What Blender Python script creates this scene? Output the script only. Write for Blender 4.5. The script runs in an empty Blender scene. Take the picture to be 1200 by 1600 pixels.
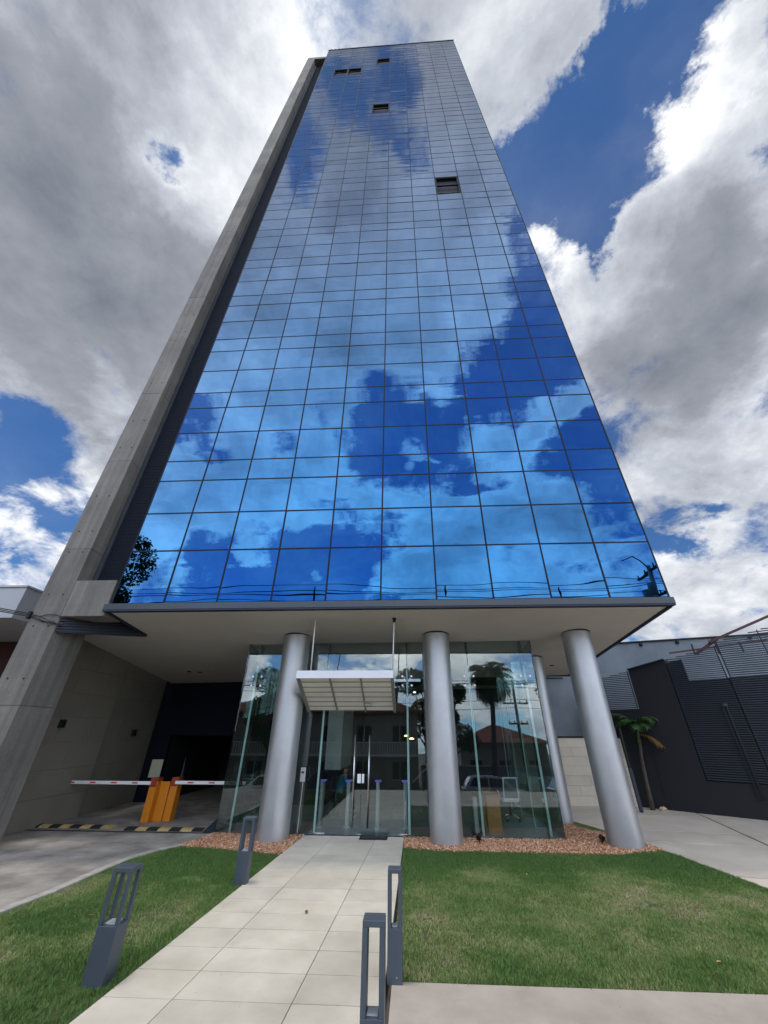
import bpy, bmesh, math, random
import numpy as np
from mathutils import Vector, Matrix, Euler
R = math.radians
random.seed(7); rng = np.random.default_rng(7)
scene = bpy.context.scene
col = scene.collection

# ------------------------------------------------------------------ camera
cam_d = bpy.data.cameras.new('camera'); cam = bpy.data.objects.new('camera', cam_d); col.objects.link(cam)
cam_d.sensor_fit = 'HORIZONTAL'; cam_d.sensor_width = 36.0; cam_d.lens = 582.67 / 1200 * 36.0
cam_d.shift_x = -10.5 / 1200; cam_d.shift_y = -1.05 / 1200
cam_d.clip_start = 0.05; cam_d.clip_end = 3000
rx, ux, fx = (0.99865879, 0.05164507, 0.00366113), (0.02332919, -0.51198743, 0.85867608), (-0.04622083, 0.85743901, 0.51250559)
cam.matrix_world = Matrix(((rx[0], ux[0], -fx[0], 0.0), (rx[1], ux[1], -fx[1], -8.944), (rx[2], ux[2], -fx[2], 2.1), (0, 0, 0, 1)))
scene.camera = cam

# ------------------------------------------------------------------ sun
SUN_DIR = Vector((-0.20, -0.03, 0.98)).normalized()
sd = bpy.data.lights.new('sun', 'SUN'); sd.energy = 1.0; sd.angle = R(10); sd.color = (1.0, 0.93, 0.82)
sun = bpy.data.objects.new('sun', sd); col.objects.link(sun)
sun.rotation_euler = SUN_DIR.to_track_quat('Z', 'Y').to_euler()

# ------------------------------------------------------------------ exposure
vs = scene.view_settings
vs.view_transform = 'Standard'; vs.look = 'None'; vs.exposure = 0.50; vs.gamma = 1.0; vs.use_curve_mapping = False

# ------------------------------------------------------------------ world: sky with broken cloud, laid out by direction
COVER = [ (-0.427,0.265,0.865,0.043,-1.30), (-0.727,0.492,0.480,0.097,-0.80), (-0.696,0.609,0.380,0.051,-0.35), (-0.751,0.593,0.290,0.040,-0.50), (0.021,0.098,0.995,0.036,-0.80), (0.310,0.228,0.923,0.099,-1.10), (0.301,0.318,0.899,0.091,-1.00), (0.388,0.356,0.850,0.065,-0.90), (0.374,0.177,0.910,0.067,-0.90), (0.373,0.121,0.920,0.061,-1.10), (0.440,0.100,0.892,0.064,-0.90), (0.244,0.260,0.934,0.045,-0.60), (0.381,0.394,0.836,0.040,-0.70), (0.572,0.244,0.783,0.033,-0.40), (0.424,0.276,0.863,0.043,-0.60), (0.563,0.737,0.374,0.055,-0.50), (0.515,0.763,0.390,0.052,-0.50), (0.595,0.691,0.410,0.030,-0.35), (0.151,0.169,0.974,0.108,0.70), (0.274,0.138,0.952,0.058,0.80), (0.255,0.236,0.938,0.025,0.60), (0.311,0.112,0.944,0.031,0.50), (0.483,0.205,0.851,0.091,0.80), (0.479,0.327,0.815,0.089,0.90), (0.311,0.363,0.878,0.056,0.90), (0.470,0.427,0.772,0.134,0.80), (0.580,0.391,0.715,0.118,0.80), (0.580,0.562,0.590,0.159,0.70), (0.624,0.489,0.610,0.103,0.60), (0.637,0.629,0.445,0.077,0.40), (0.410,0.560,0.720,0.078,0.50), (0.439,0.144,0.887,0.035,0.50), (0.481,0.138,0.866,0.044,0.50), (0.594,0.767,0.243,0.113,0.35), (-0.550,0.404,0.731,0.360,0.70), (-0.602,0.284,0.746,0.113,0.50), (-0.334,0.131,0.934,0.220,0.50), (-0.293,0.248,0.923,0.062,0.40), (-0.191,-0.264,0.945,0.064,-0.80), (-0.096,-0.198,0.975,0.058,-0.80), (-0.005,-0.256,0.967,0.053,-0.70), (-0.018,-0.162,0.987,0.046,-0.80), (0.080,-0.255,0.964,0.031,-0.30), (0.215,-0.418,0.882,0.056,-0.80), (0.292,-0.496,0.818,0.098,-1.10), (0.349,-0.574,0.741,0.082,-1.00), (0.245,-0.635,0.733,0.104,-0.90), (0.140,-0.668,0.731,0.094,-0.70), (0.108,-0.748,0.655,0.131,-0.70), (-0.073,-0.702,0.709,0.122,-0.90), (-0.112,-0.796,0.595,0.068,-0.50), (-0.481,-0.607,0.633,0.090,-1.00), (-0.467,-0.673,0.573,0.058,-0.70), (-0.330,-0.701,0.632,0.078,-0.80), (0.108,-0.805,0.583,0.075,-0.70), (-0.151,-0.922,0.356,0.124,-0.90), (-0.339,-0.877,0.342,0.148,-0.90), (-0.508,-0.804,0.309,0.125,-0.80), (-0.264,-0.866,0.424,0.049,-0.30), (0.377,-0.731,0.568,0.073,-0.60), (0.475,-0.731,0.490,0.082,-0.70), (0.205,-0.789,0.579,0.065,-0.60), (-0.031,-0.876,0.481,0.060,-0.50), (0.450,-0.689,0.569,0.082,-0.70), (-0.015,-0.507,0.862,0.349,0.50), (-0.313,-0.515,0.798,0.270,0.50), (-0.424,-0.774,0.471,0.166,0.90), (-0.575,-0.697,0.429,0.120,0.90), (-0.226,-0.758,0.612,0.123,0.80), (-0.106,-0.831,0.546,0.077,0.70), (0.005,-0.833,0.554,0.055,0.80), (0.147,-0.856,0.495,0.108,0.70), (0.287,-0.827,0.483,0.086,0.80), (0.377,-0.801,0.465,0.089,0.70), (0.100,-0.930,0.355,0.155,0.90), (-0.067,-0.931,0.358,0.084,0.50), (0.329,-0.884,0.333,0.105,0.60), (-0.535,-0.788,0.303,0.038,0.70), (0.346,-0.660,0.667,0.058,0.50), (0.098,-0.370,0.924,0.179,0.30), (-0.122,-0.686,0.718,0.052,0.80), (0.025,-0.751,0.660,0.050,0.60), (0.203,-0.707,0.678,0.055,0.60), (0.308,-0.516,0.800,0.040,0.40), (0.108,-0.658,0.745,0.055,0.50), (0.265,-0.739,0.619,0.055,0.60), (-0.464,-0.655,0.596,0.036,0.50), (-0.263,-0.902,0.341,0.048,0.60), (-0.383,-0.842,0.380,0.039,0.60), (-0.470,-0.837,0.280,0.043,0.50), (0.392,-0.607,0.692,0.055,0.60), (0.429,-0.829,0.359,0.056,0.50) ]
BRIGHT = [ (-0.214,0.170,0.962,0.138,0.55), (-0.153,0.101,0.983,0.074,0.45), (-0.466,0.261,0.845,0.089,0.30), (-0.349,0.311,0.884,0.121,0.35), (-0.446,0.118,0.887,0.048,0.20), (0.448,0.201,0.871,0.084,0.60), (0.313,0.372,0.874,0.068,0.80), (0.138,0.148,0.979,0.096,0.35), (-0.719,0.588,0.369,0.139,0.60), (0.593,0.746,0.304,0.139,0.35), (0.490,0.262,0.832,0.072,0.30), (-0.617,0.377,0.691,0.228,-0.75), (-0.558,0.132,0.819,0.155,-0.50), (0.562,0.477,0.676,0.184,-0.50), (0.613,0.373,0.697,0.112,-0.30), (-0.397,0.075,0.915,0.091,-0.15), (0.506,0.592,0.627,0.174,-0.20), (-0.437,0.526,0.729,0.212,-0.35), (-0.450,-0.763,0.465,0.415,0.30), (0.102,-0.917,0.385,0.316,0.40), (-0.162,-0.308,0.938,0.329,-0.20) ]
SKYR, SKYG, SKYB = 0.31, 0.56, 0.82
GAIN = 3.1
w = bpy.data.worlds.new('World'); scene.world = w; w.use_nodes = True
nt = w.node_tree; nt.nodes.clear()
def N(t, **k):
    n = nt.nodes.new(t)
    for a, b in k.items(): setattr(n, a, b)
    return n
def lk(a, b): nt.links.new(a, b)
def math_n(op, a, b=None, c=None, clamp=False):
    n = N('ShaderNodeMath', operation=op, use_clamp=clamp)
    for i, v in enumerate((a, b, c)):
        if v is None: continue
        if isinstance(v, (int, float)): n.inputs[i].default_value = v
        else: lk(v, n.inputs[i])
    return n.outputs[0]
def smooth(v, a, b, lo=0.0, hi=1.0):
    n = N('ShaderNodeMapRange', interpolation_type='SMOOTHSTEP')
    lk(v, n.inputs[0])
    for i, q in enumerate((a, b, lo, hi)): n.inputs[i + 1].default_value = q
    return n.outputs[0]
STR = 0.1
tc = N('ShaderNodeTexCoord')
dirn = tc.outputs['Generated']
sep = N('ShaderNodeSeparateXYZ'); lk(dirn, sep.inputs[0])
sky = N('ShaderNodeTexSky', sky_type='NISHITA'); sky.sun_disc = False
sky.sun_elevation = math.asin(SUN_DIR.z); sky.sun_rotation = math.atan2(SUN_DIR.x, SUN_DIR.y)
sky.altitude = 300; sky.air_density = 1.0; sky.dust_density = 0.3; sky.ozone_density = 3.0
# perspective of a cloud layer: stretch towards the horizon
zz = math_n('ADD', math_n('ABSOLUTE', sep.outputs[2]), 0.45)
div = N('ShaderNodeVectorMath', operation='DIVIDE'); cmb = N('ShaderNodeCombineXYZ')
for i in range(3): lk(zz, cmb.inputs[i])
lk(dirn, div.inputs[0]); lk(cmb.outputs[0], div.inputs[1])
P = div.outputs[0]
def noise(vec, scale, detail, rough, dist=0.0, off=(0, 0, 0), lac=2.1):
    a = N('ShaderNodeVectorMath', operation='ADD'); lk(vec, a.inputs[0]); a.inputs[1].default_value = off
    n = N('ShaderNodeTexNoise'); lk(a.outputs[0], n.inputs['Vector'])
    n.inputs['Scale'].default_value = scale; n.inputs['Detail'].default_value = detail
    n.inputs['Roughness'].default_value = rough; n.inputs['Distortion'].default_value = dist
    n.inputs['Lacunarity'].default_value = lac
    return n
def blobs(vec, tab, base):
    acc = None
    for (x, y, z, r, s) in tab:
        d = N('ShaderNodeVectorMath', operation='DISTANCE'); lk(vec, d.inputs[0]); d.inputs[1].default_value = (x, y, z)
        v = smooth(d.outputs['Value'], 0.1 * r, 1.5 * r, s * 0.95, 0.0)
        acc = math_n('ADD', v, base if acc is None else acc)
    return acc
n1 = noise(P, 3.2, 12.0, 0.60, 0.35)
# warp the laid-out masses so that their outlines are ragged
wv = noise(P, 4.0, 9.0, 0.64, 0.0, (5.1, 2.2, 9.3))
ws = N('ShaderNodeVectorMath', operation='SUBTRACT'); lk(wv.outputs['Color'], ws.inputs[0]); ws.inputs[1].default_value = (0.5, 0.5, 0.5)
wm = N('ShaderNodeVectorMath', operation='SCALE'); lk(ws.outputs[0], wm.inputs[0]); wm.inputs['Scale'].default_value = 0.30
wa = N('ShaderNodeVectorMath', operation='ADD'); lk(dirn, wa.inputs[0]); lk(wm.outputs[0], wa.inputs[1])
F0 = blobs(wa.outputs[0], COVER, 0.22)
G0 = blobs(wa.outputs[0], BRIGHT, 0.0)
n2v = noise(P, 2.6, 8.0, 0.6, 0.6, (9.3, 4.1, 3.7))
n0 = noise(P, 7.5, 12.0, 0.62, 0.4, (2.3, 6.7, 1.2))
F = math_n('MULTIPLY_ADD', math_n('SUBTRACT', n1.outputs['Fac'], 0.5), 2.6, F0)
F = math_n('MULTIPLY_ADD', math_n('SUBTRACT', n0.outputs['Fac'], 0.5), 2.1, F)
alpha = smooth(F, -0.28, 0.46)
# thin high veil, denser low in the south
veil = math_n('MULTIPLY', smooth(n2v.outputs['Fac'], 0.35, 0.70, 0.25, 1.0), smooth(sep.outputs[1], 0.05, -0.5, 0.07, 0.24))
alpha = math_n('MAXIMUM', alpha, veil)
thick = smooth(F, 0.10, 1.15)
n2 = noise(P, 2.1, 7.0, 0.52, 0.3, (3.3, 1.7, 8.2))
n3 = noise(P, 9.0, 6.0, 0.6, 0.2, (1.3, 7.7, 2.2))
# light coming through: thin parts bright, thick parts grey
b = math_n('MULTIPLY_ADD', thick, -0.12, 0.70)
# relief: the side of each billow that faces the sun is brighter
S_ = tuple(SUN_DIR[i] / (SUN_DIR.z + 0.45) for i in range(3))
tv = N('ShaderNodeMix', data_type='VECTOR'); tv.inputs[0].default_value = 0.11; lk(P, tv.inputs[4]); tv.inputs[5].default_value = S_
n1b = noise(tv.outputs[1], 3.2, 12.0, 0.60, 0.35)
b = math_n('MULTIPLY_ADD', math_n('SUBTRACT', n1.outputs['Fac'], n1b.outputs['Fac']), 0.75, b)
b = math_n('MULTIPLY_ADD', math_n('SUBTRACT', n2.outputs['Fac'], 0.5), 0.66, b)
b = math_n('MULTIPLY_ADD', math_n('SUBTRACT', n3.outputs['Fac'], 0.5), 0.50, b)
b = math_n('MULTIPLY_ADD', G0, 0.52, b)
b = math_n('MINIMUM', math_n('MAXIMUM', b, 0.06), 1.12)
ramp = N('ShaderNodeValToRGB'); lk(math_n('MULTIPLY', b, 0.95), ramp.inputs[0])
cr = ramp.color_ramp
cr.elements[0].position = 0.05; cr.elements[0].color = (0.150, 0.168, 0.205, 1)
cr.elements[1].position = 1.0; cr.elements[1].color = (1.0, 1.0, 0.99, 1)
for p_, c_ in ((0.42, (0.285, 0.305, 0.35, 1)), (0.65, (0.50, 0.53, 0.59, 1)), (0.85, (0.80, 0.82, 0.85, 1))):
    e = cr.elements.new(p_); e.color = c_
cs = N('ShaderNodeVectorMath', operation='SCALE'); lk(ramp.outputs[0], cs.inputs[0]); cs.inputs['Scale'].default_value = 1.0 / STR
sk = N('ShaderNodeMix', data_type='RGBA', blend_type='MULTIPLY'); sk.inputs[0].default_value = 1.0
lk(sky.outputs[0], sk.inputs[6]); sk.inputs[7].default_value = (SKYR, SKYG, SKYB, 1)
mx = N('ShaderNodeMix', data_type='RGBA'); lk(alpha, mx.inputs[0]); lk(sk.outputs[2], mx.inputs[6]); lk(cs.outputs[0], mx.inputs[7])
# added gain: southern sky, behind the camera, boosted to brighten the ground
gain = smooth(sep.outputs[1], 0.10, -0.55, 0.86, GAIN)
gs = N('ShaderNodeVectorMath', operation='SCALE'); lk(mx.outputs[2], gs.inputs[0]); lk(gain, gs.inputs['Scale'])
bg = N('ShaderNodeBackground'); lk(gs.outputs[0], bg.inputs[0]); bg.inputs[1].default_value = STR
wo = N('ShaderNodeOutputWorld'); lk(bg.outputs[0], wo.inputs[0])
try: w.cycles.sampling_method = 'MANUAL'; w.cycles.sample_map_resolution = 512
except Exception: pass

# ------------------------------------------------------------------ materials
def mat(name, base, rough=0.7, metal=0.0, var=0.15, scale=3.0, detail=6.0, bump=0.0, bscale=60.0, tint=None, spec=0.4, big=0.0, obj=0.0, coat=0.0):
    """procedural: base colour varied by two noises; optional second tint, relief and per-piece variation"""
    m = bpy.data.materials.new(name); m.use_nodes = True
    t = m.node_tree; n = t.nodes; l = t.links; bs = n['Principled BSDF']
    bs.inputs['Roughness'].default_value = rough; bs.inputs['Metallic'].default_value = metal
    bs.inputs['Specular IOR Level'].default_value = spec
    bs.inputs['Coat Weight'].default_value = coat
    geo = n.new('ShaderNodeNewGeometry')
    nz = n.new('ShaderNodeTexNoise'); nz.inputs['Scale'].default_value = scale; nz.inputs['Detail'].default_value = detail; nz.inputs['Roughness'].default_value = 0.6
    l.new(geo.outputs['Position'], nz.inputs['Vector'])
    c1 = tuple(max(0, c * (1 - var)) for c in base) + (1,); c2 = tuple(c * (1 + var) for c in (tint or base)) + (1,)
    mp = n.new('ShaderNodeMapRange'); mp.inputs[1].default_value = 0.3; mp.inputs[2].default_value = 0.7; l.new(nz.outputs['Fac'], mp.inputs[0])
    mix = n.new('ShaderNodeMix'); mix.data_type = 'RGBA'; mix.inputs[6].default_value = c1; mix.inputs[7].default_value = c2
    l.new(mp.outputs[0], mix.inputs[0]); out = mix.outputs[2]
    if big:
        nb = n.new('ShaderNodeTexNoise'); nb.inputs['Scale'].default_value = scale * 0.17; nb.inputs['Detail'].default_value = 4
        l.new(geo.outputs['Position'], nb.inputs['Vector'])
        mb = n.new('ShaderNodeMapRange'); mb.inputs[1].default_value = 0.35; mb.inputs[2].default_value = 0.65; mb.inputs[3].default_value = 1 - big; mb.inputs[4].default_value = 1 + big
        l.new(nb.outputs['Fac'], mb.inputs[0])
        sc = n.new('ShaderNodeVectorMath'); sc.operation = 'SCALE'; l.new(out, sc.inputs[0]); l.new(mb.outputs[0], sc.inputs['Scale']); out = sc.outputs[0]
    if obj:
        oi = n.new('ShaderNodeObjectInfo')
        mo = n.new('ShaderNodeMapRange'); mo.inputs[3].default_value = 1 - obj; mo.inputs[4].default_value = 1 + obj; l.new(oi.outputs['Random'], mo.inputs[0])
        sc = n.new('ShaderNodeVectorMath'); sc.operation = 'SCALE'; l.new(out, sc.inputs[0]); l.new(mo.outputs[0], sc.inputs['Scale']); out = sc.outputs[0]
    l.new(out, bs.inputs['Base Color'])
    mr = n.new('ShaderNodeMapRange'); mr.inputs[3].default_value = max(0.02, rough - 0.08); mr.inputs[4].default_value = min(1, rough + 0.08)
    l.new(nz.outputs['Fac'], mr.inputs[0]); l.new(mr.outputs[0], bs.inputs['Roughness'])
    if bump:
        n2_ = n.new('ShaderNodeTexNoise'); n2_.inputs['Scale'].default_value = bscale; n2_.inputs['Detail'].default_value = 5
        l.new(geo.outputs['Position'], n2_.inputs['Vector'])
        bp = n.new('ShaderNodeBump'); bp.inputs['Strength'].default_value = 0.6; bp.inputs['Distance'].default_value = bump
        l.new(n2_.outputs['Fac'], bp.inputs['Height']); l.new(bp.outputs[0], bs.inputs['Normal'])
    return m

def facade_glass():
    """coated glass: blue reflection face on, turning neutral at grazing angles"""
    m = bpy.data.materials.new('blue_mirror_glass'); m.use_nodes = True
    t = m.node_tree; n = t.nodes; l = t.links; n.remove(n['Principled BSDF']); out = n['Material Output']
    gl = n.new('ShaderNodeBsdfGlossy'); gl.inputs['Roughness'].default_value = 0.008
    lw = n.new('ShaderNodeLayerWeight'); lw.inputs[0].default_value = 0.5
    cr_ = n.new('ShaderNodeValToRGB'); l.new(lw.outputs['Facing'], cr_.inputs[0]); c = cr_.color_ramp
    c.elements[0].position = 0.05; c.elements[0].color = (0.021, 0.100, 0.232, 1)
    c.elements[1].position = 0.90; c.elements[1].color = (0.255, 0.275, 0.31, 1)
    for p_, q in ((0.28, (0.034, 0.106, 0.226, 1)), (0.50, (0.066, 0.124, 0.214, 1)), (0.70, (0.130, 0.168, 0.230, 1))): e = c.elements.new(p_); e.color = q
    oi = n.new('ShaderNodeObjectInfo'); mo = n.new('ShaderNodeMapRange'); mo.inputs[3].default_value = 0.93; mo.inputs[4].default_value = 1.07
    l.new(oi.outputs['Random'], mo.inputs[0])
    sc = n.new('ShaderNodeVectorMath'); sc.operation = 'SCALE'; l.new(cr_.outputs[0], sc.inputs[0]); l.new(mo.outputs[0], sc.inputs['Scale'])
    l.new(sc.outputs[0], gl.inputs[0])
    geo = n.new('ShaderNodeNewGeometry'); mp = n.new('ShaderNodeMapping'); mp.inputs['Scale'].default_value = (0.45, 1.0, 1.5)
    l.new(geo.outputs['Position'], mp.inputs['Vector'])
    nz = n.new('ShaderNodeTexNoise'); nz.inputs['Scale'].default_value = 0.9; nz.inputs['Detail'].default_value = 1.0; l.new(mp.outputs[0], nz.inputs['Vector'])
    bp = n.new('ShaderNodeBump'); bp.inputs['Strength'].default_value = 1.0; bp.inputs['Distance'].default_value = 0.0055
    l.new(nz.outputs['Fac'], bp.inputs['Height']); l.new(bp.outputs[0], gl.inputs['Normal'])
    l.new(gl.outputs[0], out.inputs[0])
    return m

def concrete_mat():
    """board-marked concrete: rain streaks, blotches, pin holes, faint form lines"""
    m = bpy.data.materials.new('raw_concrete'); m.use_nodes = True; t = m.node_tree; n = t.nodes; l = t.links; bs = n['Principled BSDF']
    geo = n.new('ShaderNodeNewGeometry')
    def nz_(sc, scale, det, rough=.6):
        mp = n.new('ShaderNodeMapping'); mp.inputs['Scale'].default_value = sc; l.new(geo.outputs['Position'], mp.inputs['Vector'])
        z = n.new('ShaderNodeTexNoise'); z.inputs['Scale'].default_value = scale; z.inputs['Detail'].default_value = det; z.inputs['Roughness'].default_value = rough
        l.new(mp.outputs[0], z.inputs['Vector']); return z.outputs['Fac']
    def mr(v, a, b_, c, d):
        q = n.new('ShaderNodeMapRange'); l.new(v, q.inputs[0])
        for i_, x in enumerate((a, b_, c, d)): q.inputs[i_ + 1].default_value = x
        return q.outputs[0]
    def mul(a, b_):
        q = n.new('ShaderNodeMath'); q.operation = 'MULTIPLY'; l.new(a, q.inputs[0]); l.new(b_, q.inputs[1]); return q.outputs[0]
    streak = mr(nz_((6, 6, .28), 1.0, 7), .32, .68, .76, 1.2)
    blotch = mr(nz_((1, 1, 1), .55, 5), .35, .65, .84, 1.16)
    fine = mr(nz_((1, 1, 1), 14, 8, .7), .3, .7, .90, 1.10)
    pit = mr(nz_((1, 1, 1), 26, 2), .28, .34, .62, 1.0)
    sp = n.new('ShaderNodeSeparateXYZ'); l.new(geo.outputs['Position'], sp.inputs[0])
    md = n.new('ShaderNodeMath'); md.operation = 'PINGPONG'; md.inputs[1].default_value = 0.61; l.new(sp.outputs[2], md.inputs[0])
    line = mr(md.outputs[0], 0.0, 0.012, .88, 1.0)
    oi = n.new('ShaderNodeObjectInfo'); ob = mr(oi.outputs['Random'], 0, 1, .93, 1.07)
    v = mul(mul(mul(streak, blotch), mul(fine, pit)), mul(line, ob))
    sc = n.new('ShaderNodeVectorMath'); sc.operation = 'SCALE'; sc.inputs[0].default_value = (0.172, 0.159, 0.140); l.new(v, sc.inputs['Scale']); l.new(sc.outputs[0], bs.inputs['Base Color'])
    bs.inputs['Roughness'].default_value = .88; bs.inputs['Specular IOR Level'].default_value = .3
    bp = n.new('ShaderNodeBump'); bp.inputs['Strength'].default_value = .5; bp.inputs['Distance'].default_value = .01; l.new(mul(fine, mul(pit, line)), bp.inputs['Height']); l.new(bp.outputs[0], bs.inputs['Normal'])
    return m

def paving_mat(name, base, tint, stain, scale):
    """paving: tone per piece, worn patches, small dark stains and scuffs"""
    m = mat(name, base, 0.5, 0, 0.07, scale, 10, 0.0008, 60, tint=tint, big=0.10, obj=0.06)
    t = m.node_tree; n = t.nodes; l = t.links; bs = n['Principled BSDF']; src = bs.inputs['Base Color'].links[0].from_socket
    geo = n.new('ShaderNodeNewGeometry'); z = n.new('ShaderNodeTexNoise'); z.inputs['Scale'].default_value = 3.3; z.inputs['Detail'].default_value = 9; z.inputs['Roughness'].default_value = .72; z.inputs['Distortion'].default_value = .8
    l.new(geo.outputs['Position'], z.inputs['Vector'])
    q = n.new('ShaderNodeMapRange'); q.inputs[1].default_value = .60; q.inputs[2].default_value = .74; q.inputs[4].default_value = .55; l.new(z.outputs['Fac'], q.inputs[0])
    mx_ = n.new('ShaderNodeMix'); mx_.data_type = 'RGBA'; l.new(q.outputs[0], mx_.inputs[0]); l.new(src, mx_.inputs[6]); mx_.inputs[7].default_value = stain + (1,)
    z2 = n.new('ShaderNodeTexNoise'); z2.inputs['Scale'].default_value = 22; z2.inputs['Detail'].default_value = 4; l.new(geo.outputs['Position'], z2.inputs['Vector'])
    q2 = n.new('ShaderNodeMapRange'); q2.inputs[1].default_value = .70; q2.inputs[2].default_value = .78; q2.inputs[4].default_value = .5; l.new(z2.outputs['Fac'], q2.inputs[0])
    m2 = n.new('ShaderNodeMix'); m2.data_type = 'RGBA'; l.new(q2.outputs[0], m2.inputs[0]); l.new(mx_.outputs[2], m2.inputs[6]); m2.inputs[7].default_value = tuple(c * .55 for c in stain) + (1,)
    l.new(m2.outputs[2], bs.inputs['Base Color']); return m

def clear_glass(name, tint=(0.90, 0.955, 0.945), base=0.05, k=0.85):
    """see-through pane: tinted transmission with a Fresnel reflection"""
    m = bpy.data.materials.new(name); m.use_nodes = True
    t = m.node_tree; n = t.nodes; l = t.links; n.remove(n['Principled BSDF']); o = n['Material Output']
    tr = n.new('ShaderNodeBsdfTransparent'); tr.inputs[0].default_value = tint + (1,)
    gl = n.new('ShaderNodeBsdfGlossy'); gl.inputs['Roughness'].default_value = 0.0; gl.inputs[0].default_value = (0.9, 0.95, 0.95, 1)
    fr = n.new('ShaderNodeFresnel'); fr.inputs[0].default_value = 1.5
    ma = n.new('ShaderNodeMath'); ma.operation = 'MULTIPLY_ADD'; ma.use_clamp = True; ma.inputs[1].default_value = k; ma.inputs[2].default_value = base
    l.new(fr.outputs[0], ma.inputs[0])
    mi = n.new('ShaderNodeMixShader'); l.new(ma.outputs[0], mi.inputs[0]); l.new(tr.outputs[0], mi.inputs[1]); l.new(gl.outputs[0], mi.inputs[2])
    l.new(mi.outputs[0], o.inputs[0])
    return m

def glow(name, c, s):
    m = bpy.data.materials.new(name); m.use_nodes = True; bs = m.node_tree.nodes['Principled BSDF']
    bs.inputs['Base Color'].default_value = c + (1,); bs.inputs['Emission Color'].default_value = c + (1,); bs.inputs['Emission Strength'].default_value = s
    return m

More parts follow.
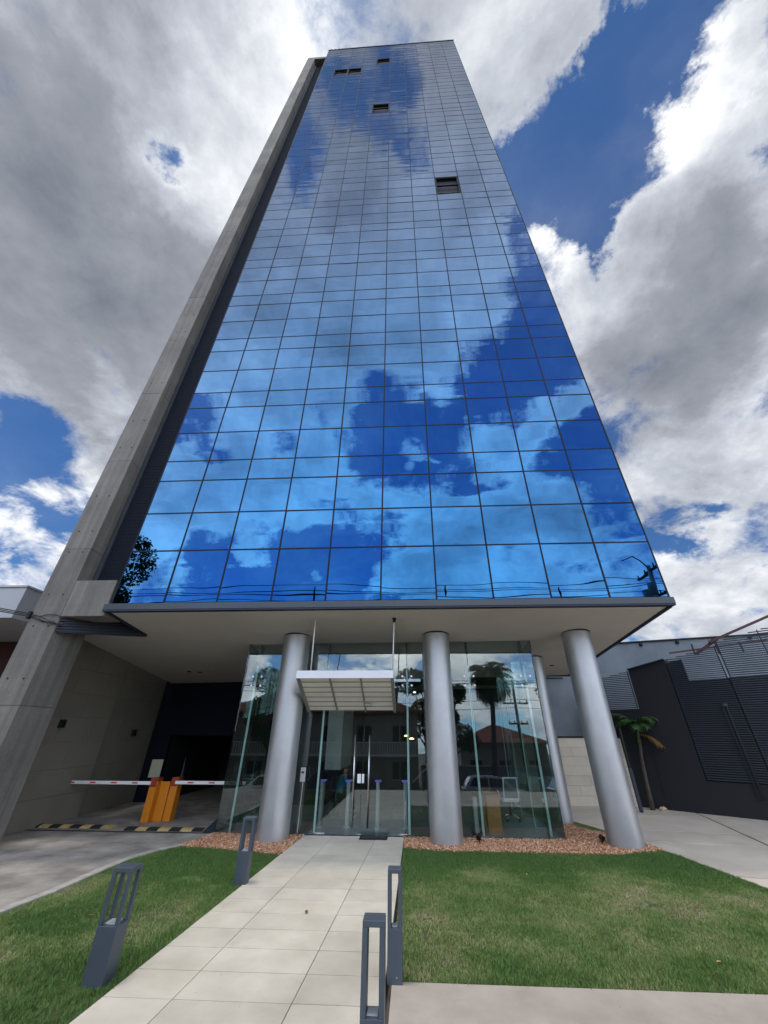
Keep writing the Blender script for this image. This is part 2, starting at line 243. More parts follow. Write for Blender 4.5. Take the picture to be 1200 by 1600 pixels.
M = dict(
    glass=facade_glass(),
    lobby_glass=clear_glass('lobby_glass'),
    fin_glass=clear_glass('green_fin_glass', (0.75, 0.88, 0.85), 0.06, 1.0),
    fin_edge=mat('green_glass_edge', (0.42, 0.60, 0.56), 0.2, 0, 0.05),
    mullion=mat('dark_mullion', (0.012, 0.016, 0.030), 0.7, 0.0, 0.1, spec=0.15),
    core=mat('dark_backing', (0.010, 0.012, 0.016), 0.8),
    fascia=mat('grey_fascia', (0.052, 0.062, 0.072), 0.38, 0.3, 0.08, 1.2),
    soffit=mat('soffit_plaster', (0.54, 0.51, 0.46), 0.85, 0, 0.05, 0.8, 5, 0.002, 90, big=0.05),
    concrete=concrete_mat(),
    louvre=mat('louvre_metal', (0.016, 0.024, 0.044), 0.5, 0.0, 0.1, spec=0.3),
    steel=mat('satin_column', (0.53, 0.535, 0.54), 0.46, 0.90, 0.05, 3.5, 8, 0.0004, 14, big=0.04),
    stainless=mat('stainless', (0.62, 0.62, 0.60), 0.25, 1.0, 0.04),
    white=mat('white_panel', (0.78, 0.80, 0.84), 0.45, 0, 0.03, 2),
    canopy=mat('cream_canopy_panel', (0.84, 0.81, 0.70), 0.6, 0, 0.05, 2, obj=0.06),
    canopy_rib=mat('canopy_rib', (0.26, 0.25, 0.22), 0.5),
    tile=paving_mat('path_tile', (0.53, 0.48, 0.385), (0.58, 0.53, 0.435), (0.42, 0.365, 0.285), 2.2),
    grout=mat('grout', (0.20, 0.16, 0.145), 0.9),
    slab=paving_mat('front_slab', (0.38, 0.325, 0.265), (0.43, 0.375, 0.315), (0.27, 0.225, 0.18), 2.5),
    plaza=paving_mat('plaza_concrete', (0.55, 0.475, 0.385), (0.59, 0.52, 0.43), (0.42, 0.355, 0.285), 1.3),
    red_joint=mat('red_joint', (0.17, 0.06, 0.05), 0.9),
    drive=mat('driveway_concrete', (0.205, 0.185, 0.160), 0.85, 0, 0.25, 1.6, 10, 0.003, 40, big=0.22, tint=(0.31, 0.285, 0.25)),
    kerb=mat('worn_kerb', (0.36, 0.335, 0.30), 0.9, 0, 0.25, 6, 8, 0.006, 30),
    soil=mat('lawn_soil', (0.050, 0.062, 0.022), 0.95, 0, 0.3, 5, 6, 0.02, 30, tint=(0.085, 0.085, 0.035)),
    gravel=mat('pink_gravel', (0.40, 0.23, 0.15), 0.85, 0, 0.3, 20, 3, tint=(0.56, 0.40, 0.28)),
    gravel_bed=mat('gravel_bed', (0.20, 0.11, 0.075), 0.95, 0, 0.3, 40, 5, 0.01, 60),
    bollard=mat('slate_bollard', (0.075, 0.094, 0.116), 0.42, 0.25, 0.08, 3, 4, 0.0003, 200),
    wallt=mat('beige_wall_panel', (0.19, 0.172, 0.135), 0.8, 0, 0.07, 2, 6, 0.001, 60, big=0.06, obj=0.06),
    block=mat('beige_stone_block', (0.58, 0.515, 0.41), 0.85, 0, 0.07, 3, 6, 0.002, 60, obj=0.07),
    greyblue=mat('grey_blue_wall', (0.150, 0.178, 0.200), 0.8, 0, 0.12, 0.7, 5, big=0.12, tint=(0.19, 0.215, 0.235)),
    navy=mat('navy_wall', (0.008, 0.011, 0.019), 0.85, 0, 0.05, spec=0.15),
    charcoal=mat('charcoal_wall', (0.015, 0.0155, 0.018), 0.82, 0, 0.08, 0.8, 4, big=0.1),
    slat=mat('grey_slat', (0.030, 0.037, 0.050), 0.5, 0.0, 0.06, spec=0.3),
    black=mat('black_plastic', (0.008, 0.008, 0.009), 0.5),
    rubber=mat('black_rubber', (0.018, 0.018, 0.018), 0.8),
    yellow=mat('worn_yellow', (0.42, 0.27, 0.06), 0.75, 0, 0.3, 14, tint=(0.46, 0.36, 0.17)),
    orange=mat('barrier_orange', (0.60, 0.20, 0.012), 0.42, 0, 0.06),
    orange_dark=mat('barrier_top', (0.30, 0.045, 0.02), 0.45),
    bar_white=mat('barrier_white', (0.80, 0.80, 0.80), 0.4, 0, 0.03),
    red=mat('barrier_red', (0.55, 0.02, 0.02), 0.4),
    sign=mat('pale_sign_face', (0.27, 0.28, 0.20), 0.6, 0, 0.05),
    lobby_floor=mat('lobby_floor', (0.34, 0.37, 0.36), 0.22, 0, 0.06, 2, obj=0.04),
    lobby_wall=mat('lobby_wall_panel', (0.085, 0.080, 0.070), 0.5, 0, 0.07, 2, obj=0.12),
    marble=mat('pale_marble', (0.50, 0.52, 0.47), 0.3, 0, 0.10, 2, 8),
    wood=mat('light_wood', (0.42, 0.19, 0.065), 0.5, 0, 0.14, 6, 6),
    chair_frame=mat('chair_frame', (0.84, 0.88, 0.86), 0.4),
    chair_mesh=mat('chair_mesh', (0.10, 0.12, 0.125), 0.8),
    violet=glow('violet_light', (0.20, 0.16, 0.75), 0.22),
    warm=glow('warm_lamp', (1.0, 0.72, 0.25), 3.0),
    cool=glow('downlight', (0.9, 1.0, 0.95), 4.0),
    grey_plastic=mat('grey_plastic', (0.42, 0.44, 0.43), 0.5),
    neigh=mat('pale_grey_render', (0.40, 0.41, 0.43), 0.85, 0, 0.06, 1),
    brown=mat('dark_red_wall', (0.060, 0.020, 0.016), 0.85, 0, 0.1),
    cable=mat('cable', (0.012, 0.012, 0.014), 0.7),
    truss=mat('red_truss', (0.075, 0.028, 0.026), 0.6),
    leaf=mat('leaf', (0.030, 0.070, 0.016), 0.6, 0, 0.4, 3, tint=(0.055, 0.105, 0.022)),
    palm_leaf=mat('palm_leaf', (0.024, 0.066, 0.016), 0.5, 0, 0.35, 5, tint=(0.045, 0.105, 0.022)),
    dry_leaf=mat('dry_leaf', (0.17, 0.085, 0.02), 0.8),
    trunk=mat('trunk_bark', (0.085, 0.070, 0.055), 0.9, 0, 0.25, 9, 6, 0.01, 40),
    asphalt=mat('asphalt', (0.050, 0.050, 0.052), 0.9, 0, 0.15, 2, 8, 0.004, 120),
    earth=mat('ground', (0.13, 0.12, 0.095), 0.95, 0, 0.2, 0.5),
    render=mat('house_render', (0.34, 0.32, 0.28), 0.85, 0, 0.08, 1),
    roof=mat('red_roof_tile', (0.17, 0.045, 0.028), 0.8, 0, 0.25, 4, 6),
    window=mat('dark_window', (0.012, 0.014, 0.018), 0.12),
    car_silver=mat('silver_paint', (0.42, 0.45, 0.50), 0.28, 0.6, 0.02, coat=0.7),
    car_dark=mat('dark_paint', (0.030, 0.042, 0.060), 0.25, 0.3, 0.02, coat=0.7),
    car_white=mat('white_paint', (0.72, 0.74, 0.76), 0.3, 0.0, 0.02, coat=0.7),
    car_glass=mat('car_glass', (0.010, 0.012, 0.014), 0.05),
    taillight=mat('tail_light', (0.40, 0.01, 0.01), 0.2),
    skin=mat('skin', (0.30, 0.16, 0.10), 0.6), hair=mat('hair', (0.012, 0.009, 0.008), 0.8),
    shirt=mat('teal_shirt', (0.03, 0.17, 0.25), 0.85), trousers=mat('dark_trousers', (0.012, 0.014, 0.02), 0.85),
)

# ------------------------------------------------------------------ mesh helpers
class MB:
    def __init__(s): s.v = []; s.f = []
    def quad(s, a, b, c, d):
        k = len(s.v); s.v += [tuple(a), tuple(b), tuple(c), tuple(d)]; s.f.append((k, k + 1, k + 2, k + 3)); return s
    def box(s, x0, x1, y0, y1, z0, z1):
        k = len(s.v)
        s.v += [(x, y, z) for z in (z0, z1) for y in (y0, y1) for x in (x0, x1)]
        for q in ((0, 2, 3, 1), (4, 5, 7, 6), (0, 1, 5, 4), (2, 6, 7, 3), (0, 4, 6, 2), (1, 3, 7, 5)): s.f.append(tuple(k + i for i in q))
        return s
    def hexa(s, pts):   # 4 bottom points (ccw), 4 top points
        k = len(s.v); s.v += [tuple(p) for p in pts]
        for q in ((3, 2, 1, 0), (4, 5, 6, 7), (0, 1, 5, 4), (1, 2, 6, 5), (2, 3, 7, 6), (3, 0, 4, 7)): s.f.append(tuple(k + i for i in q))
        return s
    def tube(s, pts, rad, n=8, cap=True):
        pts = [Vector(p) for p in pts]; rad = rad if isinstance(rad, (list, tuple)) else [rad] * len(pts)
        k0 = len(s.v)
        for i, p in enumerate(pts):
            d = (pts[min(i + 1, len(pts) - 1)] - pts[max(i - 1, 0)]).normalized()
            a = d.cross(Vector((0, 0, 1)) if abs(d.z) < 0.9 else Vector((1, 0, 0))).normalized(); b_ = d.cross(a)
            for j in range(n):
                t = 2 * math.pi * j / n; s.v.append(tuple(p + (a * math.cos(t) + b_ * math.sin(t)) * rad[i]))
        for i in range(len(pts) - 1):
            for j in range(n):
                s.f.append((k0 + i * n + j, k0 + i * n + (j + 1) % n, k0 + (i + 1) * n + (j + 1) % n, k0 + (i + 1) * n + j))
        if cap:
            s.f.append(tuple(k0 + j for j in range(n))[::-1]); e = k0 + (len(pts) - 1) * n; s.f.append(tuple(e + j for j in range(n)))
        return s
    def beam(s, p0, p1, wid, hei):
        p0 = Vector(p0); p1 = Vector(p1); d = (p1 - p0).normalized(); a = d.cross(Vector((0, 0, 1)))
        a = (a if a.length > 1e-4 else Vector((1, 0, 0))).normalized() * wid / 2; u = a.cross(d).normalized() * hei / 2
        return s.hexa([p0 - a - u, p0 + a - u, p1 + a - u, p1 - a - u, p0 - a + u, p0 + a + u, p1 + a + u, p1 - a + u])
    def mesh(s, name, m):
        me = bpy.data.meshes.new(name); me.from_pydata(s.v, [], s.f); me.materials.append(M[m] if isinstance(m, str) else m)
        bm = bmesh.new(); bm.from_mesh(me); bmesh.ops.recalc_face_normals(bm, faces=bm.faces); bm.to_mesh(me); bm.free()
        return me
    def build(s, name, m, parent=None, smooth=False, bevel=0.0, loc=None, label=None):
        o = bpy.data.objects.new(name, s.mesh(name, m)); col.objects.link(o)
        if smooth:
            o.data.polygons.foreach_set('use_smooth', [len(p.vertices) <= 4 for p in o.data.polygons])
        if parent: o.parent = parent
        if loc: o.location = loc
        if bevel:
            b_ = o.modifiers.new('bevel', 'BEVEL'); b_.width = bevel; b_.segments = 2; b_.limit_method = 'ANGLE'
        if label: o['label'] = label
        return o
def inst(name, me, parent=None, loc=(0, 0, 0), rot=(0, 0, 0)):
    o = bpy.data.objects.new(name, me); col.objects.link(o); o.parent = parent; o.location = loc; o.rotation_euler = rot; return o
def tag(o, label, cat, group=None):
    o['label'] = label; o['category'] = cat
    if group: o['group'] = group
    return o
def thing(name, label, cat, loc=(0, 0, 0), rz=0.0, group=None):
    o = bpy.data.objects.new(name, None); o.empty_display_size = 0.2; col.objects.link(o); o.location = loc; o.rotation_euler = (0, 0, rz)
    return tag(o, label, cat, group)
def structure(o): o['kind'] = 'structure'; return o
def stuff(o): o['kind'] = 'stuff'; return o
def copy_tree(o, parent=None):
    c = o.copy(); col.objects.link(c); c.parent = parent
    for ch in list(o.children): copy_tree(ch, c)
    return c
def bulk(name, verts, faces, m, parent=None, smooth=False):
    """verts (n,3) and faces (m,k) arrays to one mesh, quickly"""
    me = bpy.data.meshes.new(name); k = faces.shape[1]
    me.vertices.add(len(verts)); me.vertices.foreach_set('co', verts.astype(np.float32).ravel())
    me.loops.add(faces.size); me.loops.foreach_set('vertex_index', faces.astype(np.int32).ravel())
    me.polygons.add(len(faces)); me.polygons.foreach_set('loop_start', np.arange(0, faces.size, k, dtype=np.int32)); me.polygons.foreach_set('loop_total', np.full(len(faces), k, dtype=np.int32))
    me.update(calc_edges=True); me.validate(); me.materials.append(M[m] if isinstance(m, str) else m)
    if smooth: me.polygons.foreach_set('use_smooth', np.ones(len(faces), bool))
    o = bpy.data.objects.new(name, me); col.objects.link(o); o.parent = parent; return o

# ================================================================== THE GROUND
def sheet(name, poly, z, m, parent=None):
    me = bpy.data.meshes.new(name); me.from_pydata([(x, y, z) for x, y in poly], [], [tuple(range(len(poly)))]); me.materials.append(M[m])
    if me.polygons[0].normal.z < 0: me.flip_normals()
    o = bpy.data.objects.new(name, me); col.objects.link(o); o.parent = parent; return structure(o) if parent is None else o
LOW = -1.2
b_ = MB()
b_.quad((-900, -10.2, -0.10), (900, -10.2, -0.10), (900, 900, -0.10), (-900, 900, -0.10))
b_.quad((-900, -900, LOW), (900, -900, LOW), (900, -10.25, LOW), (-900, -10.25, LOW))
b_.quad((-900, -10.25, LOW), (900, -10.25, LOW), (900, -10.2, -0.10), (-900, -10.2, -0.10))
structure(b_.build('ground', 'earth'))
structure(MB().box(-60, 60, -22.0, -14.2, LOW, LOW + 0.02).build('street', 'asphalt'))
structure(MB().box(-60, 60, -23.8, -22.0, LOW, LOW + 0.14).build('far_pavement', 'slab'))
structure(MB().box(-60, 60, -14.2, -12.4, LOW, LOW + 0.14).build('near_pavement', 'slab'))

# driveway on the left
drive_edge = [(-5.72, -2.3), (-5.60, -1.4), (-5.62, -0.4), (-5.58, 0.4), (-5.42, 1.0), (-5.1, 1.45), (-4.95, 2.0), (-4.95, 2.9)]
sheet('driveway', [(-16, -10.2), (-5.95, -10.2), (-5.85, -4.5)] + drive_edge + [(-4.95, 12.0), (-10.2, 12.0), (-10.2, 1.0), (-16, 1.0)], 0.0, 'drive')
# worn kerb between the driveway and the lawn: short broken lengths
kb = thing('driveway_kerb', 'worn pale concrete kerb between the driveway and the left lawn', 'kerb')
pts = [(-5.95, -8.5), (-5.88, -5.6), (-5.80, -3.8)] + drive_edge[:6]
for i in range(len(pts) - 1):
    a = Vector(pts[i] + (0.012,)); c = Vector(pts[i + 1] + (0.012,)); n_ = max(1, round((c - a).length / 0.9))
    for k in range(n_):
        p0 = a.lerp(c, k / n_ + 0.006); p1 = a.lerp(c, (k + 1) / n_ - 0.006); q = random.uniform(-0.01, 0.01)
        MB().beam(p0 + Vector((0.05 + q, 0, 0)), p1 + Vector((0.05 - q, 0, 0)), 0.15, 0.05).build('kerb_stone', 'kerb', kb, bevel=0.012)

# entrance path of large tiles
path = structure(MB().hexa([(-3.17, -10.15, -.08), (-.395, -10.15, -.08), (-.27, 2.52, -.08), (-2.65, 2.52, -.08), (-3.17, -10.15, .006), (-.395, -10.15, .006), (-.27, 2.52, .006), (-2.65, 2.52, .006)]).build('path', 'grout'))
rows = [-10.1 + 0.48 * k for k in range(0, 27)]
def path_x(y): return (-2.66 + .041 * (y - 2.2), -1.95 + .050 * (y - 2.1), -.94 + .035 * (y - 2.0), -.27 + .010 * (y - 2.4))
for k, y0 in enumerate(rows):
    y1 = min(y0 + 0.48, 2.52)
    if y1 - y0 < 0.1: continue
    for c in range(3):
        g_ = .0045; dz = random.uniform(0.0, 0.0025)
        a0, b0, a1, b1 = path_x(y0)[c] + g_, path_x(y0)[c + 1] - g_, path_x(y1)[c] + g_, path_x(y1)[c + 1] - g_
        MB().hexa([(a0, y0 + g_, .0), (b0, y0 + g_, .0), (b1, y1 - g_, .0), (a1, y1 - g_, .0),
                   (a0, y0 + g_, .017 + dz), (b0, y0 + g_, .017 + random.uniform(0, .002)), (b1, y1 - g_, .017 + dz), (a1, y1 - g_, .017 + random.uniform(0, .002))]).build('tile', 'tile', path)

# front slab (lower right)
structure(MB().box(-0.265, 9.5, -10.15, -3.43, -0.09, 0.008).build('front_slab', 'slab'))

# plaza on the right, slabs with open joints
pl_poly = [(5.22, 1.75), (5.57, -0.5), (6.1, -3.4), (9.5, -3.4), (30, -3.4), (30, 9), (2.5, 9), (3.9, 6.2), (4.55, 4.4), (5.0, 3.0)]
plz = sheet('plaza', pl_poly, 0.0, 'red_joint')
bmz = bmesh.new()
f_ = bmz.faces.new([bmz.verts.new((x, y, 0.0)) for x, y in pl_poly])
cuts = [((0, 4.4), (0.12, 1)), ((0, 3.3), (0.14, 1)), ((0, 1.2), (0.2, 1)), ((0, -0.9), (0.2, 1)), ((0, 6.6), (0.1, 1)),
        ((7.2, 0), (1, -0.25)), ((9.8, 0), (1, -0.25)), ((12.6, 0), (1, -0.25)), ((16, 0), (1, -0.25)), ((21, 0), (1, -0.25))]
for (px, py), (nx, ny) in cuts:
    bmesh.ops.bisect_plane(bmz, geom=bmz.verts[:] + bmz.edges[:] + bmz.faces[:], plane_co=(px, py, 0), plane_no=(nx, ny, 0))
for f in bmz.faces:
    c = f.calc_center_median(); vs_ = [v.co.copy() for v in f.verts]
    ins = []
    n_ = len(vs_)
    for i in range(n_):
        v = vs_[i]; d = (c - v).normalized(); ins.append(v + d * 0.034)
    m_ = MB(); k = n_
    m_.v = [tuple((p.x, p.y, 0.001)) for p in ins] + [tuple((p.x, p.y, 0.012)) for p in ins]
    m_.f = [tuple(range(k, 2 * k))] + [(i, (i + 1) % k, k + (i + 1) % k, k + i) for i in range(k)]
    m_.build('slab', 'plaza', plz)
bmz.free()

# lawns and gravel beds
lawnR = [(-0.262, -3.42), (3.3, -3.42), (6.1, -3.42), (5.57, -0.5), (5.22, 1.75), (4.95, 1.62), (4.0, 1.32), (2.0, 1.36), (0.7, 1.33), (-0.262, 1.55)]
lawnL = [(-5.85, -10.1), (-3.175, -10.1), (-2.715, 0.84), (-3.2, 0.98), (-4.2, 1.22), (-4.9, 1.32), (-5.15, 1.35)] + [(x + 0.1, y) for x, y in drive_edge[4::-1]] + [(-5.75, -4.5)]
lawnB = [(4.42, 3.55), (4.95, 3.0), (4.5, 4.4), (3.85, 6.2), (3.55, 6.9), (3.55, 5.4), (4.0, 4.9)]
grav = [(-0.262, 1.55), (0.7, 1.33), (2.0, 1.36), (4.0, 1.32), (4.95, 1.62), (5.22, 1.75), (4.95, 3.0), (4.42, 3.55), (3.9, 4.9), (3.55, 5.4), (3.52, 2.5), (-0.262, 2.5)]
gravL = [(-2.715, 0.84), (-3.2, 0.98), (-4.2, 1.22), (-4.9, 1.32), (-5.15, 1.35), (-4.95, 2.0), (-4.93, 2.55), (-2.655, 2.55)][::-1]
def inside(poly, x, y):
    r = np.zeros(len(x), bool); n = len(poly)
    for i in range(n):
        x0, y0 = poly[i]; x1, y1 = poly[(i + 1) % n]
        c = ((y0 > y) != (y1 > y)); with_ = (x1 - x0) * (y - y0) / ((y1 - y0) if y1 != y0 else 1e-9) + x0
        r ^= c & (x < with_)
    return r
def scatter(poly, dens, cull=None):
    a = np.array(poly); lo, hi = a.min(0), a.max(0); n = int(dens * np.prod(hi - lo))
    p = rng.uniform(lo, hi, (n, 2)); p = p[inside(poly, p[:, 0], p[:, 1])]
    return p if cull is None else p[cull(p)]
def vnoise(p, s, seed):
    g = np.random.default_rng(seed).random((64, 64)); q = p * s; i = np.floor(q).astype(int); f = q - i; f = f * f * (3 - 2 * f)
    G = lambda a, b: g[a % 64, b % 64]
    return (G(i[:, 0], i[:, 1]) * (1 - f[:, 0]) + G(i[:, 0] + 1, i[:, 1]) * f[:, 0]) * (1 - f[:, 1]) + (G(i[:, 0], i[:, 1] + 1) * (1 - f[:, 0]) + G(i[:, 0] + 1, i[:, 1] + 1) * f[:, 0]) * f[:, 1]

def grass_mat():
    m = bpy.data.materials.new('grass_blade'); m.use_nodes = True; t = m.node_tree; n = t.nodes; l = t.links; bs = n['Principled BSDF']
    at = n.new('ShaderNodeAttribute'); at.attribute_name = 'tone'
    r_ = n.new('ShaderNodeValToRGB'); l.new(at.outputs['Fac'], r_.inputs[0]); c = r_.color_ramp
    c.elements[0].position = 0.0; c.elements[0].color = (0.090, 0.170, 0.038, 1)
    c.elements[1].position = 1.0; c.elements[1].color = (0.42, 0.37, 0.22, 1)
    for p_, q in ((0.3, (0.155, 0.235, 0.064, 1)), (0.6, (0.230, 0.275, 0.100, 1)), (0.85, (0.31, 0.30, 0.145, 1))): e = c.elements.new(p_); e.color = q
    l.new(r_.outputs[0], bs.inputs['Base Color']); bs.inputs['Roughness'].default_value = 0.65; bs.inputs['Specular IOR Level'].default_value = 0.3
    return m
GM = grass_mat()
def lawn(poly, name, soil_name, dens, dry):
    sheet(soil_name, poly, -0.004, 'soil')
    p = scatter(poly, dens); p = p + rng.normal(0, .012, p.shape); n = len(p)
    keep = (vnoise(p, 2.3, 11) * .6 + vnoise(p, 9, 12) * .4 + rng.normal(0, .12, n)) > .20; p = p[keep]; n = len(p)
    patch = vnoise(p, 0.9, 3) * 0.55 + vnoise(p, 3.1, 4) * 0.30 + vnoise(p, 11, 5) * 0.15
    tone = np.clip((patch - 0.47) * 1.9 + dry(p) + rng.normal(0, 0.15, n), 0, 1)
    clump = vnoise(p, 6.5, 21) * .6 + vnoise(p, 17, 22) * .4
    h = rng.uniform(0.014, 0.036, n) * (1.15 - 0.5 * tone) * (0.55 + 1.0 * clump) * np.where(rng.random(n) < .02, 1.7, 1); wd = rng.uniform(0.0018, 0.0034, n)
    th = rng.uniform(0, 2 * np.pi, n); ln = rng.uniform(0.15, 0.9, n) * (1 + tone * 0.9) * h; ph = rng.uniform(0, 2 * np.pi, n)
    base = np.c_[p, np.full(n, -0.004)]; side = np.c_[np.cos(th), np.sin(th), np.zeros(n)] * wd[:, None]
    mid = base + np.c_[np.cos(ph) * ln * .35, np.sin(ph) * ln * .35, h * .6]; tip = base + np.c_[np.cos(ph) * ln, np.sin(ph) * ln, h]
    V = np.stack([base - side, base + side, mid + side * .8, mid - side * .8, tip + side * .15, tip - side * .15], 1).reshape(-1, 3)
    k = np.arange(n)[:, None] * 6
    Fq = np.concatenate([k + np.array([0, 1, 2, 3]), k + np.array([3, 2, 4, 5])], 0)
    o = bulk(name, V, Fq, GM); a = o.data.attributes.new('tone', 'FLOAT', 'POINT'); a.data.foreach_set('value', np.repeat(tone, 6).astype(np.float32))
    return stuff(o)
g = lawn(lawnR, 'lawn_grass', 'lawn_soil', 11000, lambda p: 0.34 * np.exp(-((p[:, 1] + 1.9) / 1.7) ** 2) - 0.22 * np.clip((p[:, 1] + .1) / .6, 0, 1) - 0.1 * (p[:, 0] < 0.0))
tag(g, 'short green lawn with drier straw patches right of the tiled path', 'grass')
g = lawn([(x, y) for x, y in lawnL], 'lawn_grass', 'lawn_soil', 11000, lambda p: np.where((p[:, 1] > -3) & (p[:, 1] < -0.5), 0.16, 0.0) - 0.25 * (p[:, 0] > -3.1) - 0.15 * (p[:, 1] > 0))
tag(g, 'short green lawn between the driveway and the tiled path', 'grass')
g = lawn(lawnB, 'lawn_grass', 'lawn_soil', 6000, lambda p: 0.0 * p[:, 0] - 0.1)
tag(g, 'narrow strip of grass behind the gravel beside the rear steel column', 'grass')

def leaf_litter():
    n_ = 0
    for (x, y, c, lab) in ((1.9, -.1, 'yellow', 'small yellow fallen leaf near the middle of the right lawn'), (.5, .4, 'leafdry', 'dry brown leaf on the right lawn close to the middle steel column'),
                           (3.9, -1.4, 'leafdry', 'dry brown leaf near the right edge of the right lawn'), (.3, -2.1, 'leafdry', 'dry brown leaf beside the frame bollard on the right lawn'),
                           (-4.3, -2.2, 'leafdry', 'dry brown leaf on the left lawn near the driveway kerb'), (-3.6, -1.1, 'leafdry', 'dry brown leaf on the left lawn behind the nearer bollard'),
                           (3.2, -2.9, 'yellow', 'yellow fallen leaf at the front of the right lawn near the slab'), (-1.5, -1.9, 'leafdry', 'small dry leaf lying on the tiled path')):
        a = random.uniform(0, 6.28); s_ = random.uniform(.03, .055); ca, sa = math.cos(a), math.sin(a)
        pts_ = [(-1, 0, .0), (-.3, .42, .3), (.5, .34, .25), (1, 0, .05), (.5, -.34, .35), (-.3, -.42, .2)]
        m_ = MB(); m_.v = [(x + s_ * (px_ * ca - py_ * sa), y + s_ * (px_ * sa + py_ * ca), .030 + s_ * pz_ * .5) for px_, py_, pz_ in pts_]; m_.v.append((x, y, .026)); m_.f = [(i, (i + 1) % 6, 6) for i in range(6)]
        o = m_.build('fallen_leaf', 'dry_leaf' if c == 'leafdry' else 'yellow'); tag(o, lab, 'leaf', 'fallen leaves on the lawns and path')
leaf_litter()
def attr_mat(name, stops, rough=0.85):
    m = bpy.data.materials.new(name); m.use_nodes = True; t = m.node_tree; n = t.nodes; l = t.links; bs = n['Principled BSDF']
    at = n.new('ShaderNodeAttribute'); at.attribute_name = 'tone'
    r_ = n.new('ShaderNodeValToRGB'); l.new(at.outputs['Fac'], r_.inputs[0]); c = r_.color_ramp
    c.elements[0].position = stops[0][0]; c.elements[0].color = stops[0][1] + (1,); c.elements[1].position = stops[-1][0]; c.elements[1].color = stops[-1][1] + (1,)
    for p_, q in stops[1:-1]: e = c.elements.new(p_); e.color = q + (1,)
    l.new(r_.outputs[0], bs.inputs['Base Color']); bs.inputs['Roughness'].default_value = rough; return m
GVM = attr_mat('pink_gravel_stones', [(0, (0.20, 0.075, 0.035)), (.3, (0.40, 0.175, 0.085)), (.55, (0.54, 0.30, 0.165)), (.8, (0.64, 0.44, 0.28)), (1, (0.74, 0.62, 0.48))])
def gravel(poly, name, dens, bed, lab):
    sheet(bed, poly, 0.0, 'gravel_bed')
    p = scatter(poly, dens); n = len(p)
    base = np.array([(1, 0, 0), (-1, 0, 0), (0, 1, 0), (0, -1, 0), (0, 0, 1), (0, 0, -1)], float)
    F0_ = np.array([(0, 2, 4), (2, 1, 4), (1, 3, 4), (3, 0, 4), (2, 0, 5), (1, 2, 5), (3, 1, 5), (0, 3, 5)])
    s = rng.uniform(0.012, 0.030, (n, 1, 1)) * rng.uniform(0.55, 1.2, (n, 6, 1)) * np.array([1.15, 0.9, 0.7])
    th = rng.uniform(0, 6.28, n); c, s_ = np.cos(th), np.sin(th)
    v = base[None] * s; x = v[..., 0] * c[:, None] - v[..., 1] * s_[:, None] + v[..., 2] * 0.5; y = v[..., 0] * s_[:, None] + v[..., 1] * c[:, None]; z = v[..., 2] + v[..., 0] * 0.35
    V = np.stack([x + p[:, 0:1], y + p[:, 1:2], z + rng.uniform(0.006, 0.034, (n, 1))], 2).reshape(-1, 3)
    Fq = (np.arange(n)[:, None, None] * 6 + F0_[None]).reshape(-1, 3)
    o = bulk(name, V, Fq, GVM); a = o.data.attributes.new('tone', 'FLOAT', 'POINT'); tn = np.clip(rng.normal(0.45, 0.24, n), 0, 1)
    a.data.foreach_set('value', np.repeat(tn, 6).astype(np.float32))
    return stuff(tag(o, lab, 'gravel'))
gravel(grav, 'gravel', 2600, 'gravel_bed', 'pinkish gravel bed in front of the glass lobby right of the path')
gravel(gravL, 'gravel', 2800, 'gravel_bed', 'pale pinkish gravel bed around the left steel column')

# ================================================================== THE TOWER
tower = thing('office_tower', 'tall office tower with blue mirrored glass grid and raw concrete fin', 'building')
X0, CW = -7.57, 1.37
zs = [4.90, 6.35, 7.54, 8.69]
for n_ in range(19):
    for o_ in (0, 1.18, 2.33):
        zz_ = 9.45 + 3.09 * n_ + o_
        if zz_ < 67.0: zs.append(round(zz_, 3))
zs.append(67.18)
holes = {}
for (n_, cols_) in ((6, (7,)), (11, (4,)), (16, (4,)), (15, (1, 2))):
    zb_ = round(9.45 + 3.09 * n_, 3)
    for c in cols_: holes[(c, zb_)] = 1
GAP = 0.019
pane_mesh = {}; count = 0; rest_v = []; rest = MB()
for r in range(len(zs) - 1):
    za, zb_ = zs[r], zs[r + 1]
    for c in range(10):
        skip = any(c == hc and hz - 0.01 <= za < hz + 2.3 for (hc, hz) in holes)
        if skip: continue
        hh = round(zb_ - za - 2 * GAP, 3); ww = CW - 2 * GAP
        xc, zc = X0 + CW * (c + .5), (za + zb_) / 2
        tilt = (random.gauss(0, 0.0026), 0, random.gauss(0, 0.0026))
        if count < 300:
            if hh not in pane_mesh: pane_mesh[hh] = MB().box(-ww / 2, ww / 2, -0.012, 0.012, -hh / 2, hh / 2).mesh('glass_pane', 'glass')
            inst('glass_pane', pane_mesh[hh], tower, (xc, 0, zc), tilt); count += 1
        else:
            a_ = math.tan(tilt[0]); k_ = math.tan(tilt[2])
            P4 = [(xc + sx * ww / 2, sx * ww / 2 * k_ + sz * hh / 2 * a_, zc + sz * hh / 2) for sx, sz in ((-1, -1), (1, -1), (1, 1), (-1, 1))]
            rest.hexa([(P4[0][0], P4[0][1] - .012, P4[0][2]), (P4[1][0], P4[1][1] - .012, P4[1][2]), (P4[1][0], P4[1][1] + .012, P4[1][2]), (P4[0][0], P4[0][1] + .012, P4[0][2]),
                       (P4[3][0], P4[3][1] - .012, P4[3][2]), (P4[2][0], P4[2][1] - .012, P4[2][2]), (P4[2][0], P4[2][1] + .012, P4[2][2]), (P4[3][0], P4[3][1] + .012, P4[3][2])])
stuff(rest.build('upper_glass_panes', 'glass', tower))
